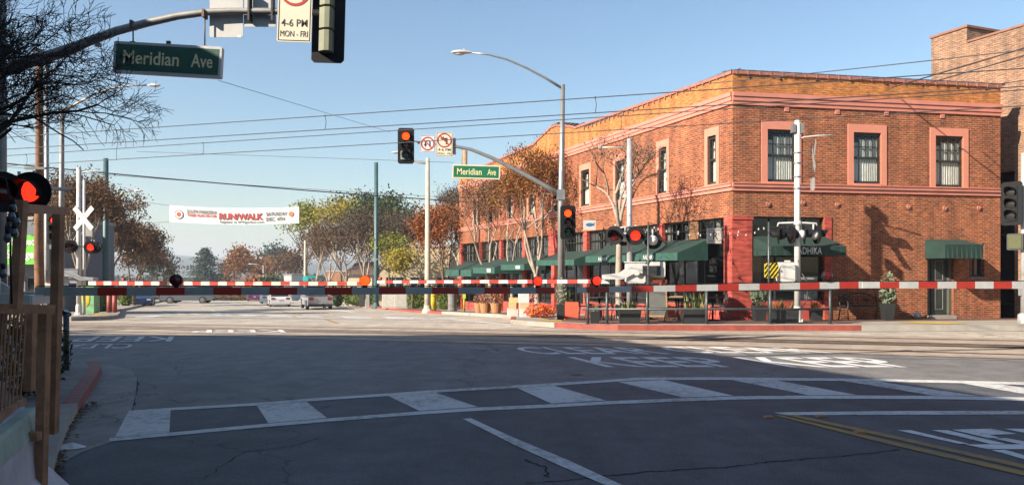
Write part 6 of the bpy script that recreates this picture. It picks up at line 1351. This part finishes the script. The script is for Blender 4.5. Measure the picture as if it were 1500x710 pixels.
def tree(name, label, x, y, H, RX, trunk_h, leaf, nleaf, ls, seed, bark=barkg, tw=twg, tr=.16, stems=3, grp=None, cz=.58, dens=1.0, z=None, squash=1.0, lift=.5, ml=6, spr=3.0):
    rnd = random.Random(seed); z0 = gz(y)+.1 if z is None else z
    rt = thing(name, label, 'tree', (x, y, z0), 0, grp); T = MB(); Cc_ = MB(); tips = []
    C0 = Vector((x, y, z0+H*cz)); RZ = H*(1-cz)
    def inside(p): q = p-C0; return (q.x/RX)**2+(q.y/RX)**2+(q.z/(RZ if q.z > 0 else (H*cz-trunk_h)*1.05))**2
    def grow(p, d, L, r, lv_, maxl):
        n = 3; pts = [p.copy()]; rr = [r]
        for i in range(n):
            d = (d+Vector((rnd.gauss(0, .13), rnd.gauss(0, .13), rnd.gauss(.05*lift, .08)))).normalized(); p = p+d*L/n
            pts.append(p.copy()); rr.append(r*(1-.42*(i+1)/n))
        (T if lv_ < 3 else Cc_).tube(pts, rr, 7 if lv_ < 2 else 4 if lv_ < 3 else 3, cap=False)
        if lv_ >= maxl or inside(p) > 1.05:
            tips.append((p, d)); return
        if lv_ >= maxl-3: tips.append((pts[1], d))
        k = 3 if rnd.random() < .55*dens else 2
        for i in range(k):
            ax = d.orthogonal().normalized(); ax = ax*cos(i*2*pi/k+rnd.random()*1.6)+d.cross(ax)*sin(i*2*pi/k+rnd.random()*1.6)
            an = rnd.uniform(.3, .8); nd = (d*cos(an)+ax*sin(an)); nd.z = nd.z*squash+.12*lift; nd.normalize()
            # aim for the crown outline
            tgt = C0+Vector((rnd.uniform(-1, 1)*RX, rnd.uniform(-1, 1)*RX, rnd.uniform(-.4, 1)*RZ)); nd = (nd*.8+(tgt-p).normalized()*.35).normalized()
            grow(p, nd, L*rnd.uniform(.62, .86), r*.58*rnd.uniform(.85, 1.15), lv_+1, maxl)
    base = Vector((x, y, z0-.1)); top = Vector((x+rnd.uniform(-.1, .1), y, z0+trunk_h))
    T.tube([base, base+(top-base)*.08, base+(top-base)*.5+Vector((rnd.uniform(-.05, .05), 0, 0)), top], [tr*1.5, tr*1.08, tr*.95, tr*.8], 10, cap=False)
    Lb = (H-trunk_h)*.42
    for i in range(stems):
        a = 2*pi*i/stems+rnd.random(); tl_ = rnd.uniform(.35, .62); d = Vector((cos(a)*tl_*RX/max(RZ*1.4, .1), sin(a)*tl_*RX/max(RZ*1.4, .1), 1)).normalized(); grow(top-Vector((0, 0, .05*i)), d, Lb*rnd.uniform(.85, 1.1), tr*.62, 1, ml)
    T.build('trunk', bark, rt); Cc_.cur = 0; n0 = len(Cc_.f); Cc_.cur = 1
    for _ in range(nleaf):
        p, d = tips[int(rnd.random()*len(tips))]
        sp = ls*spr; q = p+Vector((rnd.gauss(0, sp), rnd.gauss(0, sp), rnd.gauss(0, sp))); s = ls*rnd.uniform(.6, 1.4)
        a = Vector((rnd.gauss(0, 1), rnd.gauss(0, 1), rnd.gauss(0, 1))).normalized(); b_ = a.orthogonal().normalized()
        Cc_.quad(q-a*s, q+b_*s*.6, q+a*s, q-b_*s*.6)
    Cc_.build('crown', [tw, lv[leaf]], rt); return rt
def TX(px, D): return XZ(px, 0, D)[0]
def TH(py, D): return XZ(0, py, D)[1]-gz(D)-.1
G1 = 'crape myrtle street trees along the shop fronts'
tree('street_tree', 'nearly bare tree with grey twigs behind the white gate mast, casting twig shadows on brick', TX(907, 26.2), 26.2, TH(205, 26.2), 2.0, 3.3, 'bare', 1400, .035, 101, tr=.12, cz=.66, stems=4, ml=7, spr=2.5)
tree('street_tree', 'orange brown leaved tree in front of the facade, left of the far signal pole', TX(787, 37), 37, TH(244, 37), 2.4, 2.0, 'orange', 9500, .055, 102, tr=.13, cz=.52, ml=7, stems=4, spr=4)
tree('street_tree', 'bare forked tree with pale trunk and brown twigs in front of the side facade', TX(716, 46), 46, TH(270, 46), 3.3, 1.8, 'brown', 5500, .05, 103, tr=.17, cz=.54, stems=4, ml=7, spr=4)
tree('street_tree', 'brown twiggy tree filling the gap between the orange brown tree and the forked tree', TX(752, 43), 43, TH(264, 43), 2.4, 2.0, 'brown', 4500, .05, 123, tr=.11, cz=.55, ml=7, spr=4)
tree('maple_tree', 'rust red leaved tree at the left end of the brick facade', TX(652, 55), 55, TH(312, 55), 3.1, 1.1, 'rust', 10000, .085, 104, bark=barkb, tr=.14, cz=.48, ml=7, spr=3.5, stems=4)
tree('street_tree', 'grey brown bare crowned tree rising behind the rust red tree', TX(672, 60), 60, TH(283, 60), 3.8, 2.6, 'dusk', 7000, .07, 105, tr=.15, cz=.6, ml=7)
tree('maple_tree', 'yellow and green leaved tree low beside the cream lamp pole', TX(603, 56), 56, TH(368, 56), 2.1, 1.2, 'yellow', 1700, .09, 106, bark=barkb, tr=.09, cz=.6)
tree('maple_tree', 'olive yellow tree between the teal pole and the cream lamp pole', TX(570, 63), 63, TH(352, 63), 2.0, 1.6, 'yg', 1500, .09, 126, bark=barkb, tr=.1, cz=.6)
bare = [(536, 66, 318, 2.9, 2.3, 'dusk', 107, 'bare grey brown tree with a pale trunk just left of the teal pole'), (508, 72, 330, 3.0, 2.4, 'dusk', 108, 'bare round crowned tree second left of the teal pole'), (482, 82, 335, 3.0, 2.4, 'brown', 109, 'bare brown tree behind the silver pickup'), (462, 93, 345, 2.8, 2.2, 'brown', 110, 'bare brown tree above the small teal signs'), (590, 70, 318, 3.2, 3.0, 'dusk', 111, 'dark bare tree behind the cream building, left of the lamp pole')]
for px_, D, py, rx, th, lf, sd_, lb in bare: tree('street_tree', lb, TX(px_, D), D, TH(py, D), rx*1.12, th*.85, lf, 5500, .08, sd_, tr=.16, cz=.58, stems=4, spr=4)
tree('street_tree', 'tall yellow green tree left of the bare trees on the right of the street', TX(449, 100), 100, TH(310, 100), 3.6, 4.5, 'yg', 2600, .16, 112, bark=barkb, cz=.72)
tree('street_tree', 'yellow leaved treetop rising above the bare trees', TX(500, 98), 98, TH(300, 98), 3.4, 4.5, 'yellow', 2200, .15, 113, bark=barkb, cz=.76)
tree('street_tree', 'dark green tree behind the yellow treetop', TX(530, 102), 102, TH(298, 102), 5.0, 4.0, 'green', 3000, .2, 114, bark=barkb, cz=.66)
tree('street_tree', 'dark leafy tree just right of the teal pole', TX(570, 92), 92, TH(300, 92), 4.6, 4.0, 'green', 2600, .18, 115, bark=barkb, cz=.66)
# left row
tree('street_tree', 'brown twiggy tree directly behind the left crossbuck', TX(118, 41), 41, TH(268, 41), 3.1, 1.9, 'brown', 10000, .06, 120, tr=.16, cz=.6, stems=4)
tree('street_tree', 'wide brown crowned tree right of the left crossing gate', TX(160, 52), 52, TH(300, 52), 3.6, 1.7, 'brown', 11000, .075, 121, tr=.18, cz=.6, stems=4, bark=barkb)
tree('street_tree', 'reddish brown tree ending the row on the left side of the street', TX(196, 68), 68, TH(338, 68), 3.6, 1.2, 'brown', 10000, .09, 122, tr=.18, cz=.58, stems=4, bark=barkb)
tree('street_tree', 'small brown tree low behind the dark blue sedan', TX(212, 84), 84, TH(370, 84), 3.0, 1.6, 'brown', 2600, .12, 124, cz=.55, bark=barkb)
tree('street_tree', 'brown tree between the timber pole and the lamp pole at far left', TX(74, 46), 46, TH(305, 46), 2.8, 2.0, 'brown', 6000, .07, 125, cz=.6, bark=barkb)
# far trees
tree('broad_tree', 'orange brown round tree right of the big conifer', TX(353, 170), 170, TH(372, 170), 4.2, 3.5, 'orange', 3200, .28, 130, bark=barkb, cz=.55)
tree('broad_tree', 'rust coloured tree far along the street centre', TX(385, 190), 190, TH(384, 190), 5, 3, 'orange', 2400, .3, 131, bark=barkb, cz=.55)
tree('broad_tree', 'grey green far tree right of the orange trees', TX(405, 230), 230, TH(372, 230), 6, 4, 'conifer', 2400, .4, 132, bark=barkb, cz=.55)
tree('broad_tree', 'brown far tree left of the sign pole with teal signs', TX(428, 160), 160, TH(375, 160), 4.2, 3, 'brown', 2600, .25, 133, bark=barkb, cz=.55)
tree('broad_tree', 'dark green shrubby tree above the white sedan', TX(398, 120), 120, TH(412, 120), 2.6, .6, 'green', 1600, .2, 134, bark=barkb, cz=.5)
tree('broad_tree', 'green tree peeping behind the end of the left tree row', TX(226, 150), 150, TH(372, 150), 4.2, 3, 'conifer', 2400, .25, 135, bark=barkb, cz=.55)
tree('broad_tree', 'orange brown bushy tree low behind the centre of the street', TX(374, 120), 120, TH(415, 120), 3.4, .6, 'orange', 1500, .2, 136, bark=barkb, cz=.5)
# near tree at upper left: dark leafless crown reaching in from outside the frame
def bare_near(x, y, z0, seed):
    rnd = random.Random(seed); rt = thing('bare_tree', 'dark leafless tree with dense fine twigs reaching in at the top left corner', 'tree', (x, y, z0)); T = MB(); C = MB()
    def grow(p, d, L, r, l):
        pts = [p.copy()]; rr = [r]; n = 4
        for i in range(n):
            d = (d+Vector((rnd.gauss(0, .16), rnd.gauss(0, .16), rnd.gauss(0.02, .14)))).normalized(); p = p+d*L/n; pts.append(p.copy()); rr.append(max(.003, r*(1-.4*(i+1)/n)))
        (T if l < 2 else C).tube(pts, rr, 7 if l < 2 else 3, cap=False)
        if l >= 6 or (l >= 2 and (p.z < 3.45 or p.x > -4.95)): return
        for i, k in enumerate((1, 2, 3, 4, 4) if l < 4 else (2, 3, 4, 4)):
            q = pts[k]; ax = d.orthogonal().normalized(); t = rnd.random()*6.3; ax = ax*cos(t)+d.cross(ax)*sin(t); an = rnd.uniform(.35, .95)
            nd = (d*cos(an)+ax*sin(an)).normalized(); 
            if l >= 2: nd.z += rnd.uniform(-.15, .25); nd.normalize()
            grow(q, nd, L*rnd.uniform(.52, .7), max(.004, rr[k]*.6), l+1)
    T.tube([(x, y, z0), (x+.05, y, z0+1), (x, y, z0+2.3)], [.2, .14, .12], 10, cap=False)
    for a, t in ((0.1, .9), (.7, .6), (-.6, .7), (.2, 1.5), (-.2, .4), (.4, 1.0)):
        grow(Vector((x, y, z0+2.3)), Vector((cos(a)*t, sin(a)*t, .75)), 1.55, .07, 1)
    T.build('trunk', twd, rt); C.build('crown', twd, rt)
bare_near(-7.6, 9.2, .4, 5)
# conifer
def conifer(label, x, y, H, Rr, seed, m, n=34, name='conifer_tree'):
    rnd = random.Random(seed); z0 = gz(y); rt = thing(name, label, 'tree', (x, y, z0)); T = MB(); T.tube([(x, y, z0), (x, y, z0+H)], [.5, .06], 8); C = MB()
    for j in range(n):
        t = (j+.5)/n; z = z0+H*(.12+.86*t); R_ = Rr*(1-t)**.72*rnd.uniform(.65, 1.15)+.3
        for k in range(int(6+5*(1-t))):
            a = rnd.random()*6.283; r = R_*rnd.uniform(.7, 1.1); tip = Vector((x+r*cos(a), y+r*sin(a), z-.04*r+rnd.uniform(-.3, .3)))
            T.tube([(x, y, z), tip], [.08, .03], 3, cap=False)
            for q in range(14):
                u = rnd.uniform(.3, 1.05); p = Vector((x, y, z))*(1-u)+tip*u+Vector((rnd.gauss(0, .45), rnd.gauss(0, .45), rnd.gauss(0, .18))); s = rnd.uniform(.25, .55)
                b_ = Vector((rnd.gauss(0, 1), rnd.gauss(0, 1), rnd.gauss(0, .35))).normalized(); c_ = b_.orthogonal().normalized(); C.quad(p-b_*s, p+c_*s*.45, p+b_*s, p-c_*s*.45)
    T.build('trunk', barkb, rt); C.build('crown', m, rt)
conifer('big layered blue green conifer in the distance at the end of the street', TX(300, 200), 200, XZ(0, 362, 200)[1]-gz(200), 8.4, 1, lv['conifer'], 30)
conifer('slim dark conifer left of the big layered conifer', TX(250, 230), 230, XZ(0, 385, 230)[1]-gz(230), 3.2, 2, lv['conifer'], 18)
conifer('dark conifer at the right foot of the big layered conifer', TX(330, 215), 215, XZ(0, 385, 215)[1]-gz(215), 3.6, 3, lv['conifer'], 18)
def palm(label, x, y, H, fr_len, seed, dead=False, n=46):
    rnd = random.Random(seed); z0 = gz(y); rt = thing('palm_tree', label, 'tree', (x, y, z0)); T = MB(); T.tube([(x, y, z0), (x+.1, y, z0+H*.5), (x, y, z0+H)], [.32, .26, .24], 10); T.build('trunk', barkb, rt); C = MB()
    for k in range(n):
        a = rnd.random()*6.283; el = rnd.uniform(-.7, 1.3); L = fr_len*rnd.uniform(.8, 1.1); d = Vector((cos(a)*cos(el), sin(a)*cos(el), sin(el))); p = Vector((x, y, z0+H)); side = d.cross(Vector((0, 0, 1))).normalized()
        for j in range(7):
            q = p+d*L/7; d = (d+Vector((0, 0, -.2))).normalized()
            for s in (-1, 1):
                w_ = L*.28*sin(pi*(j+1)/8.5); tipp = q+side*s*w_*.75+d*w_*.7-Vector((0, 0, w_*.35)); C.quad(p, p+(q-p)*.55, tipp); C.quad(p+(q-p)*.5, q, tipp+(q-p)*.5)
            p = q
    C.build('crown', lv['green'], rt)
palm('fan palm with dark fronds behind the bare trees, right of the teal pole', TX(578, 85), 85, XZ(0, 326, 85)[1]-gz(85), 2.6, 3)
palm('second fan palm right next to the darker one, above the yellow tree', TX(602, 90), 90, XZ(0, 330, 90)[1]-gz(90), 2.4, 8)
palm('small palm top just showing over the parapet at the building corner', 14.5, 49, 15.1, 1.1, 6, n=30)
# hedges
def hedge(label, px0, px1, D, h, dep, m, n, s, seed, name='hedge'):
    a, b_ = TX(px0, D), TX(px1, D); mb = MB(); rnd = random.Random(seed); mb.ell(((a+b_)/2, D, gz(D)+h*.45), ((b_-a)/2*.95, dep*.45, h*.42), 20, 8, jit=.06)
    for _ in range(n):
        x, y, z = rnd.uniform(a, b_), D+rnd.uniform(-dep/2, dep/2), gz(D)+.1+h*rnd.random()**.6*(1-.12*rnd.random()); q = rnd.uniform(.6, 1.3)*s; d = Vector((rnd.gauss(0, 1), rnd.gauss(0, 1), rnd.gauss(0, 1))).normalized(); e = d.orthogonal().normalized(); p = Vector((x, y, z)); mb.quad(p-d*q, p+e*q*.5, p+d*q, p-e*q*.5)
    tag(center(mb.build(name, m)), label, 'hedge')
hedge('light green clipped hedge left of the cream lamp pole', 598, 622, 56.5, 1.3, 1.2, lv['hedge'], 2200, .07, 1)
hedge('light green clipped hedge between the yellow bollard and the grey bin', 640, 672, 53, 1.35, 1.2, lv['hedge'], 2600, .07, 2)
hedge('low green hedge behind the bare trees left of the teal pole', 503, 552, 70, 1.5, 1.4, lv['hedge'], 2600, .09, 3)
hedge('dark green rounded shrub right of the silver pickup', 486, 502, 66, 1.5, 1.4, lv['green'], 1500, .08, 4)
hedge('dark hedge low along the left pavement beyond the gate', 176, 192, 66, 1.6, 1.4, lv['hedge'], 1200, .09, 5)
hedge('green creeper bush by the teal pole on the left', 134, 150, 43, 1.9, 1.2, lv['hedge'], 1400, .08, 6)
hedge('brown hedge row closing the view in the street centre', 300, 392, 135, 2.0, 2, lv['brown'], 3600, .16, 7)
# far-off wooded ground and hills
fm = leafmat('far wood foliage', [(.07, .09, .05), (.12, .12, .06), (.16, .12, .07), (.05, .07, .045)])
mb = MB(); rnd = random.Random(44)
for k in range(520):
    D = rnd.uniform(260, 620); x = rnd.uniform(-.78, .25)*D; r = rnd.uniform(4, 8); z = gz(D); h = rnd.uniform(6, 11)
    for q in range(44):
        p = Vector((x+rnd.gauss(0, r*.5), D+rnd.gauss(0, r*.5), z+h*rnd.random()**.7)); s = rnd.uniform(.7, 1.7); d = Vector((rnd.gauss(0, 1), rnd.gauss(0, 1), rnd.gauss(0, 1))).normalized(); e = d.orthogonal().normalized(); mb.quad(p-d*s, p+e*s*.7, p+d*s, p-e*s*.7)
o = mb.build('far_wood', fm); tag(o, 'hazy mass of distant treetops beyond the end of the street', 'trees', kind='stuff')
mb = MB(); n = 90; vs = []
for i in range(n+1):
    x = -3200+6400*i/n; 
    for j, (D, hk) in enumerate(((900, -25), (1300, 8), (1900, 26), (2600, 40))):
        h = hk+(10 if j > 0 else 0)*sin(i*.7+j)+6*sin(i*1.9+2*j)*(j > 0); vs.append((x*(D/1500), D, h-15*(j == 0)))
mb.add(vs, [(i*4+j, (i+1)*4+j, (i+1)*4+j+1, i*4+j+1) for i in range(n) for j in range(3)], True); struct(mb.build('hills', mat('wooded hillside', (.06, .075, .05), .95, var=.4, scale=.02)))
# ------------------------------------------------------------------ haze
mb = MB(); mb.box(-1700, 1700, -60, 2700, -60, 75); hz = mb.build('haze', [], None); hz['kind'] = 'stuff'
m = bpy.data.materials.new('haze air'); m.use_nodes = True; t = m.node_tree; t.nodes.clear()
pv = t.nodes.new('ShaderNodeVolumePrincipled'); pv.inputs['Color'].default_value = (.80, .88, 1, 1); pv.inputs['Density'].default_value = .0005; pv.inputs['Anisotropy'].default_value = .25
oo = t.nodes.new('ShaderNodeOutputMaterial'); t.links.new(pv.outputs[0], oo.inputs['Volume']); hz.data.materials.append(m); tag(hz, 'thin pale blue haze filling the street air', 'haze', kind='stuff')
# lift the corner: names are checked once everything stands
